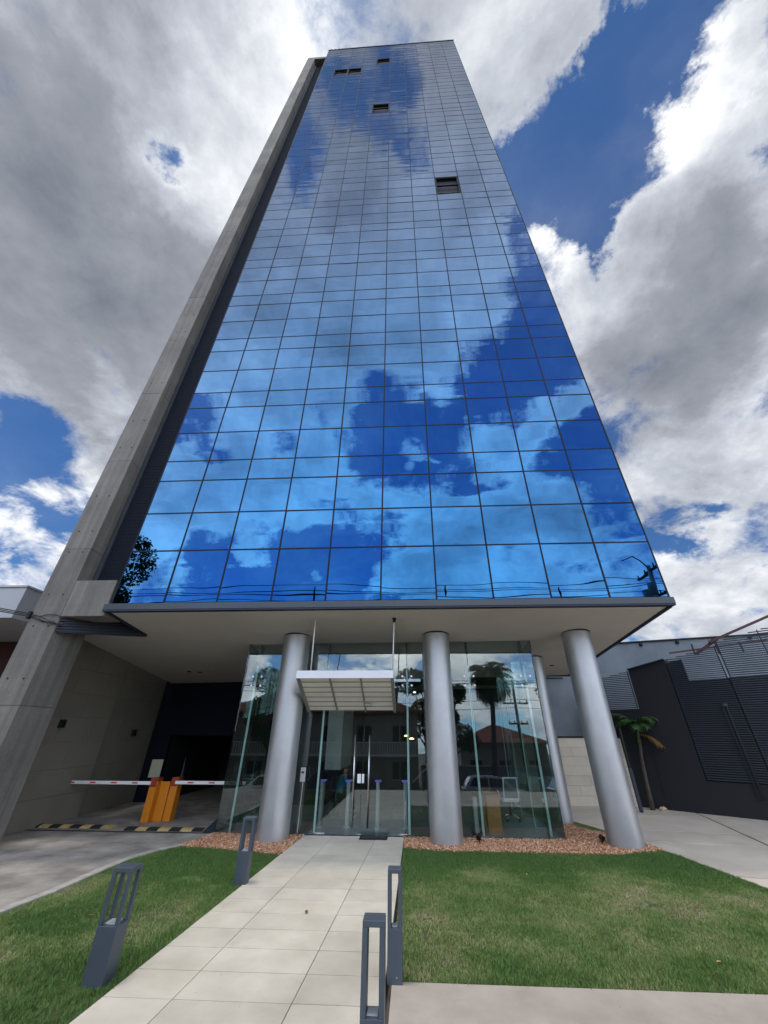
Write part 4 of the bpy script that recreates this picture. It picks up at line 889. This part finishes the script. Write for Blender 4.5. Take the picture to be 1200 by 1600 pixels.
def frame_bollard(loc, label, w=.155, d=.16, H_=.85, hs_=.40):
    t = thing('bollard_light', label, 'bollard', loc, 0, 'slate grey bollard lights along the path')
    MB().box(-w / 2, w / 2, -d / 2, d / 2, 0, hs_).build('base', 'bollard', t, bevel=0.004)
    for ax in (-1, 1):
        xa = ax * (w / 2 - .019); MB().box(xa - .019, xa + .019, -d / 2, d / 2, hs_ + .0005, H_ - .038).build('post', 'bollard', t, bevel=0.002)
    MB().box(-w / 2, w / 2, -d / 2, d / 2, H_ - .0375, H_).build('cap', 'bollard', t, bevel=0.004)
    MB().box(-w / 2 + .045, w / 2 - .045, -d / 2 + .03, d / 2 - .03, hs_ + .001, hs_ + .01).build('light_plate', 'grey_plastic', t)
    MB().tube([(.02, -d / 2 - .003, .05), (.02, -d / 2 + .002, .05)], .006, 8).build('bolt', 'stainless', t)
frame_bollard((-0.235, -3.42, 0.006), 'slate grey frame bollard light at the corner of the right lawn', .150, .14, .835, .385)
frame_bollard((-0.325, -4.95, 0.010), 'slate grey frame bollard light at the bottom edge, nearest of all', .165, .15, .90, .43)

# ================================================================== BARRIERS, SPEED BUMPS
def barrier(loc, arm_dir, label, L, sides):
    t = thing('boom_barrier', label, 'barrier', loc, 0, 'orange boom barriers on the driveway')
    MB().box(-.105, .105, -.13, .13, 0, .92).build('housing', 'orange', t, bevel=0.015)
    MB().box(-.11, .11, -.135, .135, .923, 1.0).build('housing_cap', 'orange_dark', t, bevel=0.02)
    MB().box(-.08, .08, -.134, -.131, .12, .80).build('housing_door', 'orange', t, bevel=0.001)
    MB().box(-.09, .09, -.17, -.135, .80, .95).build('arm_hub', 'orange_dark', t, bevel=0.01)
    arm = MB().box(min(.05 * arm_dir, L * arm_dir), max(.05 * arm_dir, L * arm_dir), -.205, -.175, .845, .925).build('barrier_arm', 'bar_white', t, bevel=0.006)
    k = 0.42
    while k < L:
        xa = k * arm_dir; MB().box(min(xa, xa + .17 * arm_dir), max(xa, xa + .17 * arm_dir), -.2075, -.206, .868, .902).build('red_stripe', 'red', arm); k += .62
    return t
b1_ = barrier((-7.38, 3.85, 0), -1, 'orange boom barrier nearest the beige wall, striped arm reaching left', 2.85, 1)
MB().box(.108, .38, .05, .12, 0.0, .90).build('link_panel', 'orange', b1_, bevel=0.008)
barrier((-6.88, 4.05, 0), 1, 'orange boom barrier nearest the glass lobby, striped arm reaching right', 2.1, 1)
t = thing('card_reader_sign', 'blank pale green rectangular sign on a post by the orange barriers', 'sign', (-7.62, 4.05, 0), R(0))
MB().tube([(0, 0, 0), (0, 0, 1.02)], .018, 8).build('sign_post', 'black', t)
MB().box(-.17, .17, -.02, .0, .98, 1.42).build('sign_face', 'sign', t, bevel=0.004)
MB().tube([(.22, -.2, .62), (.22, -.2, .95)], .012, 6).build('side_rod', 'bar_white', t)
t = thing('antenna_rod', 'thin dark rod with pointed tip on top of the right orange barrier', 'antenna', (-6.80, 4.05, 1.0))
MB().tube([(0, 0, 0), (0, 0, .48)], [.02, .006], 8).build('rod', 'slat', t); MB().tube([(.05, 0, 0), (.01, 0, .3)], .006, 6).build('stay', 'slat', t)
for (xa, xb, y, nm) in ((-9.95, -7.75, 3.10, 'nearest the beige wall'), (-7.30, -4.98, 2.95, 'nearest the glass lobby')):
    t = thing('speed_bump', 'black and worn yellow rubber speed bump, ' + nm, 'speed bump', (0, y, 0), 0, 'speed bumps across the driveway')
    n_ = 8; w_ = (xb - xa) / n_
    for k in range(n_):
        a, c = xa + w_ * k + .004, xa + w_ * (k + 1) - .004; m_ = MB()
        prof = [(-.17, .002), (-.12, .03), (-.04, .05), (.04, .05), (.12, .03), (.17, .002)]
        m_.v = [(q, p_[0], p_[1]) for q in (a, c) for p_ in prof]
        m_.f = [(i, i + 1, 7 + i, 6 + i) for i in range(5)] + [tuple(range(6)), tuple(range(11, 5, -1)), (0, 6, 11, 5)]
        m_.build('bump_segment', 'yellow' if k % 2 else 'rubber', t)
structure(MB().box(-9.74, -4.95, 2.62, 2.70, -.02, 0.006).build('driveway_joint', 'core'))
t = thing('hinged_guard', 'small dark folded metal guard at the left foot of the glass lobby', 'guard', (-5.02, 2.75, 0))
MB().hexa([(-.22, -.02, 0), (.05, -.02, 0), (.05, .0, 0), (-.22, .0, 0), (.0, .3, .26), (.08, .3, .26), (.08, .32, .26), (.0, .32, .26)]).build('plate', 'louvre', t)
MB().beam((-.2, -.03, .01), (.04, .3, .27), .02, .02).build('rail', 'slat', t)
t = thing('gate_post', 'thin charcoal gate post behind the right front steel column', 'post', (7.12, 6.36, 0))
MB().box(-.045, .045, -.045, .045, 0, 1.15).build('post', 'slat', t, bevel=0.004); MB().box(-.03, .03, -.03, .03, 1.15, 2.30).build('upper_post', 'charcoal', t)

# ================================================================== RIGHT SIDE
# diagonal charcoal wall with slatted screens
WA = Vector((7.60, 7.41)); WD = Vector((0.7555, -0.6551)).normalized(); WN = Vector((WD.y, -WD.x))   # WN points to the plaza side
if WN.y > 0: WN = -WN
def wp(s, off=0.0, z=0.0): p = WA + WD * s + WN * off; return (p.x, p.y, z)
def ztop(s): return 4.06 + 0.185 * s
cw = thing('charcoal_wall', 'matt charcoal boundary wall running diagonally along the plaza', 'wall')
def wallseg(name, s0, s1, z0a, z0b, z1a, z1b, o0, o1, m, parent):
    return MB().hexa([wp(s0, o0, z0a), wp(s1, o0, z0b), wp(s1, o1, z0b), wp(s0, o1, z0a), wp(s0, o0, z1a), wp(s1, o0, z1b), wp(s1, o1, z1b), wp(s0, o1, z1a)]).build(name, m, parent)
wallseg('wall_body', -1.2, 0.86, 0, 0, 2.92, 2.92, -.25, 0, 'charcoal', cw)
wallseg('wall_body', 0.86, 2.13, 0, 0, ztop(.86), ztop(2.13), -.25, 0.02, 'charcoal', cw)
wallseg('wall_body', 2.13, 2.62, 0, 0, 4.36, 4.44, -.25, -.10, 'charcoal', cw)
wallseg('wall_body', 2.62, 14.0, 0, 0, 3.74, 3.74, -.25, -.10, 'charcoal', cw)
wallseg('wall_plinth', 2.13, 14.0, 0, 0, 0.86, 0.86, -.0999, 0.02, 'charcoal', cw)
def screen(s0, s1, z0, z1f, pitch, label, parts, off=0.03, m='slat', hgt=0.028):
    t = thing('slatted_screen', label, 'screen'); z = z0; n_ = 0
    big = MB()
    while True:
        if z + hgt > max(z1f(s0), z1f(s1)): break
        # clip the slat to where the sloped top still covers it
        a = s0 if z + hgt <= z1f(s0) else s0 + (z + hgt - z1f(s0)) / (z1f(s1) - z1f(s0)) * (s1 - s0)
        MB().hexa([wp(a, off, z), wp(s1, off, z), wp(s1, off + .022, z - .004), wp(a, off + .022, z - .004), wp(a, off, z + hgt), wp(s1, off, z + hgt), wp(s1, off + .022, z + hgt - .004), wp(a, off + .022, z + hgt - .004)]).build('slat', m, t)
        z += pitch; n_ += 1
    k = max(2, int((s1 - s0) / 1.1) + 1)
    for i in range(k):
        s = s0 + .03 + (s1 - s0 - .06) * i / (k - 1)
        MB().hexa([wp(s - .015, off - .03, z0), wp(s + .015, off - .03, z0), wp(s + .015, off - .001, z0), wp(s - .015, off - .001, z0),
                   wp(s - .015, off - .03, z1f(s)), wp(s + .015, off - .03, z1f(s)), wp(s + .015, off - .001, z1f(s)), wp(s - .015, off - .001, z1f(s))]).build('upright', 'charcoal', t)
screen(-1.2, 0.84, 2.95, ztop, 0.062, 'short dark slatted screen above the charcoal wall behind the steel column', 1, 0.0)
screen(2.17, 3.72, 0.90, ztop, 0.062, 'dark horizontal slatted screen in the middle of the charcoal wall', 1)
screen(3.76, 9.6, 0.90, lambda s: ztop(s) + .1, 0.064, 'grey horizontal slatted screen at the right edge of the charcoal wall', 1, 0.06, 'slat', 0.034)
MB().beam(wp(0.86, 0.0, ztop(.86) + .02), wp(2.13, 0.0, ztop(2.13) + .02), .28, .03).build('wall_coping', 'slat', cw)
t = thing('cable_conduit', 'pair of grey conduits with rounded top running down the slatted screen', 'conduit')
for o_ in (0, .10):
    MB().tube([wp(3.28 + o_, .10, 0.5), wp(3.28 + o_, .10, 2.84), wp(3.34 + o_ * .5, .10, 2.93)], .022, 8).build('conduit', 'slat', t, smooth=True)
MB().tube([wp(3.24, .08, 2.93), wp(3.42, .08, 2.93)], .06, 14).build('weatherhead', 'slat', t, smooth=True)
t = thing('roof_truss', 'rust red steel beam rising above the slatted screen at the right edge', 'beam')
MB().beam((10.6, 5.4, 4.95), (14.5, 4.3, 6.45), .07, .08).build('main_beam', 'truss', t)
MB().beam((9.6, 6.2, 4.72), (12.6, 5.4, 5.0), .05, .05).build('rail', 'truss', t)
for k in range(3): MB().beam((10.3 + k * .7, 5.9 - k * .2, 4.6), (10.3 + k * .7, 5.9 - k * .2, 4.98), .04, .04).build('strut', 'truss', t)
MB().beam((10.2, 5.7, 4.6), (10.9, 5.4, 5.05), .08, .10).build('brace', 'truss', t)
# beige stone wall and the grey blue building above it
t = thing('beige_stone_wall', 'low beige stone block wall at the back of the plaza', 'wall')
MB().box(3.6, 7.9, 7.50, 7.70, 0, 2.0).build('wall_core', 'grout', t)
panel_wall(t, 'stone_block', (3.6, 7.50), (7.9, 7.50), 0.0, 2.0, 0.285, 0.86, 'block', 0.05, 0.007)
MB().box(3.6, 7.9, 7.42, 7.72, 2.002, 2.05).build('wall_cap', 'charcoal', t)
gb = thing('grey_blue_building', 'weathered grey blue rendered building behind the charcoal wall', 'building')
MB().hexa([(3.6, 9.0, 0), (22, 9.0, 0), (22, 12.5, 0), (3.6, 12.5, 0), (3.6, 9.0, 5.30), (22, 9.0, 6.3), (22, 12.5, 6.3), (3.6, 12.5, 5.30)]).build('wall', 'greyblue', gb)
MB().beam((3.6, 8.98, 5.33), (22, 8.98, 6.33), .16, .05).build('roof_edge', 'charcoal', gb)
for k in range(7): MB().box(5.4 + 1.6 * k, 5.5 + 1.6 * k, 8.90, 8.995, 5.24 + .087 * k, 5.36 + .087 * k).build('gutter_bracket', 'charcoal', gb)
MB().tube([(5.6, 8.92, 4.20), (6.5, 8.92, 4.20), (6.5, 8.92, 4.15)], .025, 8).build('pipe', 'charcoal', gb)
MB().tube([(4.88, 7.3, 0), (4.88, 7.3, 2.1)], .03, 8).build('downpipe', 'charcoal', gb)

def frond(base, az, elev, L, droop, nl=16, wl=0.22, name='frond', m='palm_leaf', parent=None, lw=1.0):
    """arched rib with paired leaflets"""
    m_ = MB(); pts = []; p = Vector(base); e = elev
    for i in range(11):
        pts.append(p.copy()); d = Vector((math.cos(az) * math.cos(e), math.sin(az) * math.cos(e), math.sin(e))); p = p + d * L / 10; e -= droop / 10
    m_.tube(pts, [0.012 * (1 - .07 * i) for i in range(11)], 4)
    for i in range(1, nl):
        t_ = i / nl; f = t_ * 10; k = min(int(f), 9); q = pts[k].lerp(pts[k + 1], f - k); d = (pts[k + 1] - pts[k]).normalized()
        sd_ = d.cross(Vector((0, 0, 1))).normalized(); ll = wl * (0.55 + math.sin(t_ * math.pi) * .7) * random.uniform(.8, 1.15)
        for s in (-1, 1):
            tip = q + (sd_ * s * .8 + d * .55 + Vector((0, 0, -random.uniform(.15, .6)))) * ll; w_ = d * 0.016 * lw
            mid = q.lerp(tip, .5) + Vector((0, 0, .03)); k0 = len(m_.v)
            m_.v += [tuple(q - w_), tuple(q + w_), tuple(mid + w_), tuple(mid - w_), tuple(tip)]; m_.f += [(k0, k0 + 1, k0 + 2, k0 + 3), (k0 + 3, k0 + 2, k0 + 4)]
    return m_.build(name, m, parent)
t = thing('young_palm', 'young slender palm leaning before the charcoal wall right of the column', 'palm', (7.70, 6.80, 0))
MB().tube([(0, 0, 0), (.04, 0, .7), (.10, .0, 1.35), (.20, 0, 1.95)], [.075, .055, .045, .055], 10).build('trunk', 'trunk', t, smooth=True)
MB().tube([(.18, 0, 1.85), (.24, 0, 2.3)], [.06, .03], 8).build('crownshaft', 'palm_leaf', t, smooth=True)
for k in range(15):
    frond((.22, 0, 2.28), k * 2.4, random.uniform(.6, 1.45), random.uniform(.75, 1.05), random.uniform(1.6, 2.6), 24, .26, parent=t)
for k in range(3): frond((.22, 0, 2.1), 5.4 + k * .5, .1, .8, 1.3, 18, .24, m='dry_leaf', parent=t)
t = thing('fallen_stone', 'small pale stone lying on the plaza beside the young palm', 'stone', (7.98, 6.72, .05))
MB().tube([(-.11, 0, -.01), (-.05, .0, .0), (.05, 0, .01), (.12, 0, 0)], [.03, .065, .06, .02], 9).build('stone_body', 'gravel', t, smooth=True)

# ================================================================== LEFT NEIGHBOUR AND CABLES
nb = thing('neighbour_house', 'pale grey rendered house with boxy upper storey left of the concrete fin', 'house')
MB().box(-24, -13.42, 3.0, 14, 5.42, 6.48).build('upper_storey', 'neigh', nb)
MB().box(-24, -13.60, 6.7, 14, 0, 5.419).build('lower_wall', 'brown', nb)
MB().box(-24.05, -13.38, 2.95, 14, 6.482, 6.54).build('roof_edge', 'neigh', nb)
def catenary(p0, p1, sag, n=16):
    p0, p1 = Vector(p0), Vector(p1); return [p0.lerp(p1, i / n) - Vector((0, 0, 4 * sag * (i / n) * (1 - i / n))) for i in range(n + 1)]
t = thing('service_cable', 'bundle of black service cables hooked to the concrete fin above the driveway', 'cable')
for k in range(3):
    q = k * .035
    MB().tube(catenary((-19.0, -4.0, 6.2 + q), (-9.56, -0.03, 4.60 + q), .12), .012, 6).build('cable', 'cable', t)
MB().tube([(-9.56, -.03, 4.62), (-9.2, -.05, 4.50), (-8.85, -.05, 4.42), (-8.6, -.02, 4.40)], .014, 6).build('cable', 'cable', t)
MB().tube([(-9.56, -.03, 4.66), (-9.2, -.06, 4.58), (-8.9, -.06, 4.46), (-8.72, -.02, 4.42)], .010, 6).build('cable', 'cable', t)
lp = [(-9.0 + .22 * math.cos(a) * 1.2, -.04, 4.55 + .10 * math.sin(a)) for a in np.linspace(0, 5.4, 18)]
MB().tube(lp, .008, 6).build('cable_loop', 'cable', t)
MB().box(-9.60, -9.53, -.07, .0, 4.54, 4.72).build('cable_clamp', 'black', t)

# ================================================================== STREET BEHIND THE CAMERA (seen mirrored in the glass)
rw = thing('street_wall', 'low concrete retaining wall between the forecourt and the lower street', 'wall')
MB().box(-16, -3.2, -10.5, -10.26, LOW, -0.11).build('wall', 'slab', rw); MB().box(0.0, 30, -10.5, -10.26, LOW, -0.11).build('wall', 'slab', rw)
stp = thing('entrance_steps', 'concrete steps leading down from the tiled path to the street', 'steps')
for k in range(6): MB().box(-2.9, -.2, -10.25 - .19 * (k + 1), -10.25 - .19 * k, LOW, -.02 - .18 * k).build('step', 'slab', stp)
# utility poles and lines
def pole(loc, H_, label, arms=2, rot=0):
    t = thing('utility_pole', label, 'utility pole', loc, rot)
    MB().tube([(0, 0, 0), (0, 0, H_)], [.17, .11], 12).build('pole_shaft', 'neigh' if arms == 2 else 'trunk', t, smooth=True)
    for k in range(arms):
        z = H_ - .35 - k * 1.5; L = 1.3 - .25 * k
        MB().box(-L, L, -.06, .06, z, z + .12).build('crossarm', 'trunk', t)
        for q in (-.9, -.35, .35, .9): MB().tube([(q * L, 0, z + .12), (q * L, 0, z + .30)], [.05, .03], 8).build('insulator', 'charcoal', t)
    return t
p1 = pole((13.7, -12.0, LOW), 11.6, 'concrete utility pole with transformers on the near pavement', 2, R(90))
MB().tube([(-.4, .3, 9.5), (-.4, .3, 10.3)], .22, 12).build('transformer', 'neigh', p1, smooth=True)
MB().tube([(.3, .35, 9.8), (.3, .35, 10.5)], .20, 12).build('transformer', 'neigh', p1, smooth=True)
MB().tube([(0, 0, 11.5), (.8, 1.2, 11.8), (1.2, 2.0, 11.4)], .03, 8).build('lamp_arm', 'charcoal', p1, smooth=True)
t = thing('near_power_lines', 'four black overhead lines along the near side of the street', 'power line')
for z, y in ((9.72, -12.3), (9.32, -12.1), (9.12, -11.9), (8.80, -12.0)):
    for a, c in ((-34, -10.0), (-10.0, 13.7), (13.7, 38)):
        MB().tube(catenary((a, y, z + .15), (c, y, z + .15), .28, 20), .022, 5).build('wire', 'cable', t)
for x in (-5.6, 2.0, 8.6):
    MB().tube([(x, -12.1, 8.7), (x + .03, -12.1, 9.0), (x, -12.1, 9.25), (x + .02, -12.1, 9.5)], [.02, .07, .05, .03], 8).build('line_clamp', 'black', t)
pole((8.7, -21.6, LOW), 8.2, 'dark timber utility pole with two crossarms on the far pavement', 3, 0)
pole((-22, -21.6, LOW), 8.2, 'timber utility pole at the left end of the far pavement', 3, 0)
t = thing('far_power_lines', 'overhead lines strung along the far side of the street', 'power line')
for z, y in ((6.9, -21.4), (6.9, -21.8), (5.5, -21.5), (4.9, -21.7), (6.4, -21.2)):
    for a, c in ((-40, -22), (-22, 8.7), (8.7, 40)):
        MB().tube(catenary((a, y, z), (c, y, z), .35, 16), .022, 5).build('wire', 'cable', t)
# houses
def house(x0, x1, y0, y1, h, label, roofh=1.6, balcony=True):
    t = thing('house', label, 'house', ((x0 + x1) / 2, y0, LOW)); W = (x1 - x0) / 2; Dp = y1 - y0
    MB().box(-W, W, -Dp, 0, 0, h).build('wall', 'render', t)
    k = MB(); o_ = .6
    k.v = [(-W - o_, o_, h), (W + o_, o_, h), (W + o_, -Dp - o_, h), (-W - o_, -Dp - o_, h), (-W + Dp / 2, -Dp / 2, h + roofh), (W - Dp / 2, -Dp / 2, h + roofh),
           (-W - o_, o_, h - .15), (W + o_, o_, h - .15), (W + o_, -Dp - o_, h - .15), (-W - o_, -Dp - o_, h - .15)]
    k.f = [(0, 1, 5, 4), (1, 2, 5), (2, 3, 4, 5), (3, 0, 4), (6, 7, 1, 0), (7, 8, 2, 1), (8, 9, 3, 2), (9, 6, 0, 3), (9, 8, 7, 6)]
    k.build('roof', 'roof', t)
    n_ = max(2, int(W * 2 / 3.2)); fl_ = 2 if h > 4.2 else 1
    for f in range(fl_):
        for i in range(n_):
            xc = -W + (i + .5) * 2 * W / n_; zb_ = 0.9 + f * 2.75
            w_ = MB().box(xc - .65, xc + .65, .005, .04, zb_, zb_ + 1.25).build('window', 'window', t)
            MB().box(xc - .72, xc + .72, .0, .06, zb_ - .07, zb_ - .002).build('sill', 'white', w_); MB().box(xc - .03, xc + .03, .041, .055, zb_, zb_ + 1.25).build('frame', 'white', w_)
    if balcony:
        b2 = MB().box(-W, W, .01, 1.2, 2.55, 2.72).build('balcony', 'white', t)
        MB().box(-W, W, 1.12, 1.18, 3.55, 3.62).build('handrail', 'white', b2)
        r_ = MB()
        q = -W
        while q < W: r_.box(q, q + .05, 1.13, 1.17, 2.72, 3.55); q += .22
        stuff(r_.build('balusters', 'white', b2))
    return t
house(-19, 0.4, -23.9, -31, 5.3, 'two storey cream house with red tile roof and long balcony across the street') if False else None
def house_s(x0, x1, yf, dp, h, label, roofh, balcony): return house(x0, x1, yf, yf + dp, h, label, roofh, balcony)
house_s(-19, 0.4, -25.2, 8, 6.0, 'two storey cream house with red tile roof and long balcony across the street', 1.9, True)
house_s(5.5, 15.5, -38, 9, 3.9, 'low cream house with red hipped roof set back across the street', 2.0, False)
house_s(18, 30, -25, 8, 5.0, 'cream two storey house with red roof at the far right across the street', 1.6, True)
house_s(-40, -24, -26, 9, 5.2, 'cream two storey house with red roof behind the tall tree', 1.6, False)
MB_w = thing('garden_wall', 'long dark garden wall on the far pavement', 'wall')
MB().box(0.6, 17.6, -24.0, -23.8, LOW, LOW + 1.9).build('wall', 'greyblue', MB_w); MB().box(.55, 17.65, -24.05, -23.75, LOW + 1.9, LOW + 2.0).build('coping', 'slab', MB_w)
# cars
def car(loc, rz, paint, label):
    t = thing('parked_car', label, 'car', loc, rz)
    prof = [(-2.15, .35), (-2.2, .75), (-2.1, 1.02), (-1.75, 1.08), (1.0, 1.0), (1.9, .88), (2.15, .66), (2.18, .34)]
    cab = [(-2.0, 1.05), (-1.6, 1.58), (-1.2, 1.66), (0.0, 1.64), (.35, 1.55), (1.05, 1.0)]
    def ext(pr, w0, w1, zmid, m, name, parent):
        k = MB(); n_ = len(pr)
        wd = [w1 if z > zmid else w0 for x, z in pr]
        k.v = [(x, -q, z) for (x, z), q in zip(pr, wd)] + [(x, q, z) for (x, z), q in zip(pr, wd)]
        k.f = [tuple(range(n_)), tuple(range(2 * n_ - 1, n_ - 1, -1))] + [(i, (i + 1) % n_, n_ + (i + 1) % n_, n_ + i) for i in range(n_)]
        return k.build(name, m, parent, bevel=.05)
    bd = ext(prof, .88, .88, 9, paint, 'body', t)
    ext(cab, .80, .66, 1.3, paint, 'cabin', t)
    for s in (-1, 1):
        for pts_ in (((-1.70, 1.12), (-.55, 1.10), (-.55, 1.56), (-1.42, 1.54)), ((-.47, 1.10), (.80, 1.06), (.30, 1.50), (-.47, 1.56))):
            k = MB(); k.v = [(x, s * (.80 - (z - 1.05) * .24 + .012), z) for x, z in pts_]; k.f = [(0, 1, 2, 3)]; k.build('side_window', 'car_glass', t)
        MB().box(-2.215, -2.16, s * .60 - .16, s * .60 + .16, .78, .98).build('tail_light', 'taillight', t); MB().box(2.05, 2.16, s * .62 - .18, s * .62 + .18, .66, .80).build('headlight', 'white', t)
        for x in (-1.35, 1.35):
            w_ = MB().tube([(x, s * .72, .33), (x, s * .91, .33)], .33, 24).build('wheel', 'rubber', t); MB().tube([(x, s * .905, .33), (x, s * .925, .33)], .20, 16).build('rim', 'stainless', w_)
        MB().box(.55, .72, s * .88, s * 1.02, 1.03, 1.15).build('wing_mirror', paint, t, bevel=.02)
    MB().quad((.42, -.62, 1.53), (1.02, -.74, 1.04), (1.02, .74, 1.04), (.42, .62, 1.53)).build('windscreen', 'car_glass', t, loc=(.02, 0, .012))
    return t
car((5.1, -15.2, LOW + .02), 0, 'car_silver', 'silver hatchback parked at the near kerb, mirrored in the lobby glass')
car((-9.6, -15.2, LOW + .02), R(180), 'car_white', 'white hatchback parked at the near kerb to the left')
car((-3.2, -15.3, LOW + .02), 0, 'car_dark', 'dark blue hatchback parked at the near kerb before the path')
car((10.6, -15.3, LOW + .02), 0, 'car_dark', 'dark grey hatchback parked behind the silver one')
car((-7.0, -21.0, LOW + .02), R(180), 'car_dark', 'dark hatchback parked across the street under the balcony')
# trees
def tree(loc, H_, rad, label, nleaf, seed, trunk_h=None, lobes=9):
    g_ = np.random.default_rng(seed); t = thing('leafy_tree', label, 'tree', loc); th = trunk_h or H_ * .35
    k = MB(); k.tube([(0, 0, 0), (.1, .05, th * .5), (0, .1, th), (.1, 0, H_ * .75)], [.30, .24, .18, .07], 9)
    cs_ = []
    for i in range(lobes):
        a = g_.uniform(0, 6.28); r_ = rad * g_.uniform(.15, .72); z = g_.uniform(th * .9, H_ - rad * .35); c = np.array([r_ * math.cos(a), r_ * math.sin(a), z]); cs_.append((c, rad * g_.uniform(.32, .55)))
        k.tube([(0, .05, th * .8), tuple(c * [.5, .5, 1] * [1, 1, .8]), tuple(c)], [.10, .06, .02], 6)
    k.build('trunk', 'trunk', t)
    per = nleaf // lobes; V = []
    for c, r_ in cs_:
        d = g_.normal(size=(per, 3)); d /= np.linalg.norm(d, axis=1)[:, None]; p = c + d * (r_ * g_.uniform(.45, 1.0, (per, 1)) ** .6) * [1, 1, .8]
        u = g_.normal(size=(per, 3)); u /= np.linalg.norm(u, axis=1)[:, None]; v = np.cross(u, g_.normal(size=(per, 3))); v /= np.linalg.norm(v, axis=1)[:, None]
        s = g_.uniform(.07, .16, (per, 1)) * (1 if H_ < 9 else 1.25)
        V.append(np.stack([p - u * s, p + v * s * .5, p + u * s, p - v * s * .5], 1))
    V = np.concatenate(V).reshape(-1, 3); n_ = len(V) // 4
    o = bulk('crown', V, np.arange(n_ * 4).reshape(-1, 4), 'leaf', t); return t
tree((-24.6, -13.5, LOW), 18.4, 6.0, 'tall dense street tree left of the tower, mirrored in the lowest panes', 60000, 1, 6, 26)
tree((-28.5, -13.0, LOW), 15.0, 4.5, 'lower dense tree beside the tall street tree at the far left', 24000, 8, 4, 12)
tree((-12.5, -23.5, LOW), 10.0, 2.8, 'mid height garden tree before the cream house', 7000, 2)
tree((1.2, -26.5, LOW), 11.6, 3.0, 'dark bushy tree at the right end of the cream house', 9000, 3)
tree((3.6, -27.0, LOW), 9.0, 2.4, 'smaller bushy tree beside the garden wall', 6000, 4)
tree((15.5, -27.5, LOW), 9.6, 3.0, 'rounded tree behind the far utility pole', 7000, 5)
t = thing('fan_palm', 'tall palm with drooping crown and straight trunk across the street', 'palm', (6.9, -23.0, LOW))
MB().tube([(-.5, 0, 0), (-.2, 0, 3.0), (.1, 0, 6.0), (.2, 0, 8.7)], [.26, .22, .20, .26], 10).build('trunk', 'trunk', t, smooth=True)
for k in range(60):
    frond((.2, 0, 8.7), k * 2.4, random.uniform(-.7, 1.35), random.uniform(1.9, 2.6), random.uniform(1.2, 2.3), 34, .80, m='leaf', parent=t, lw=2.6)
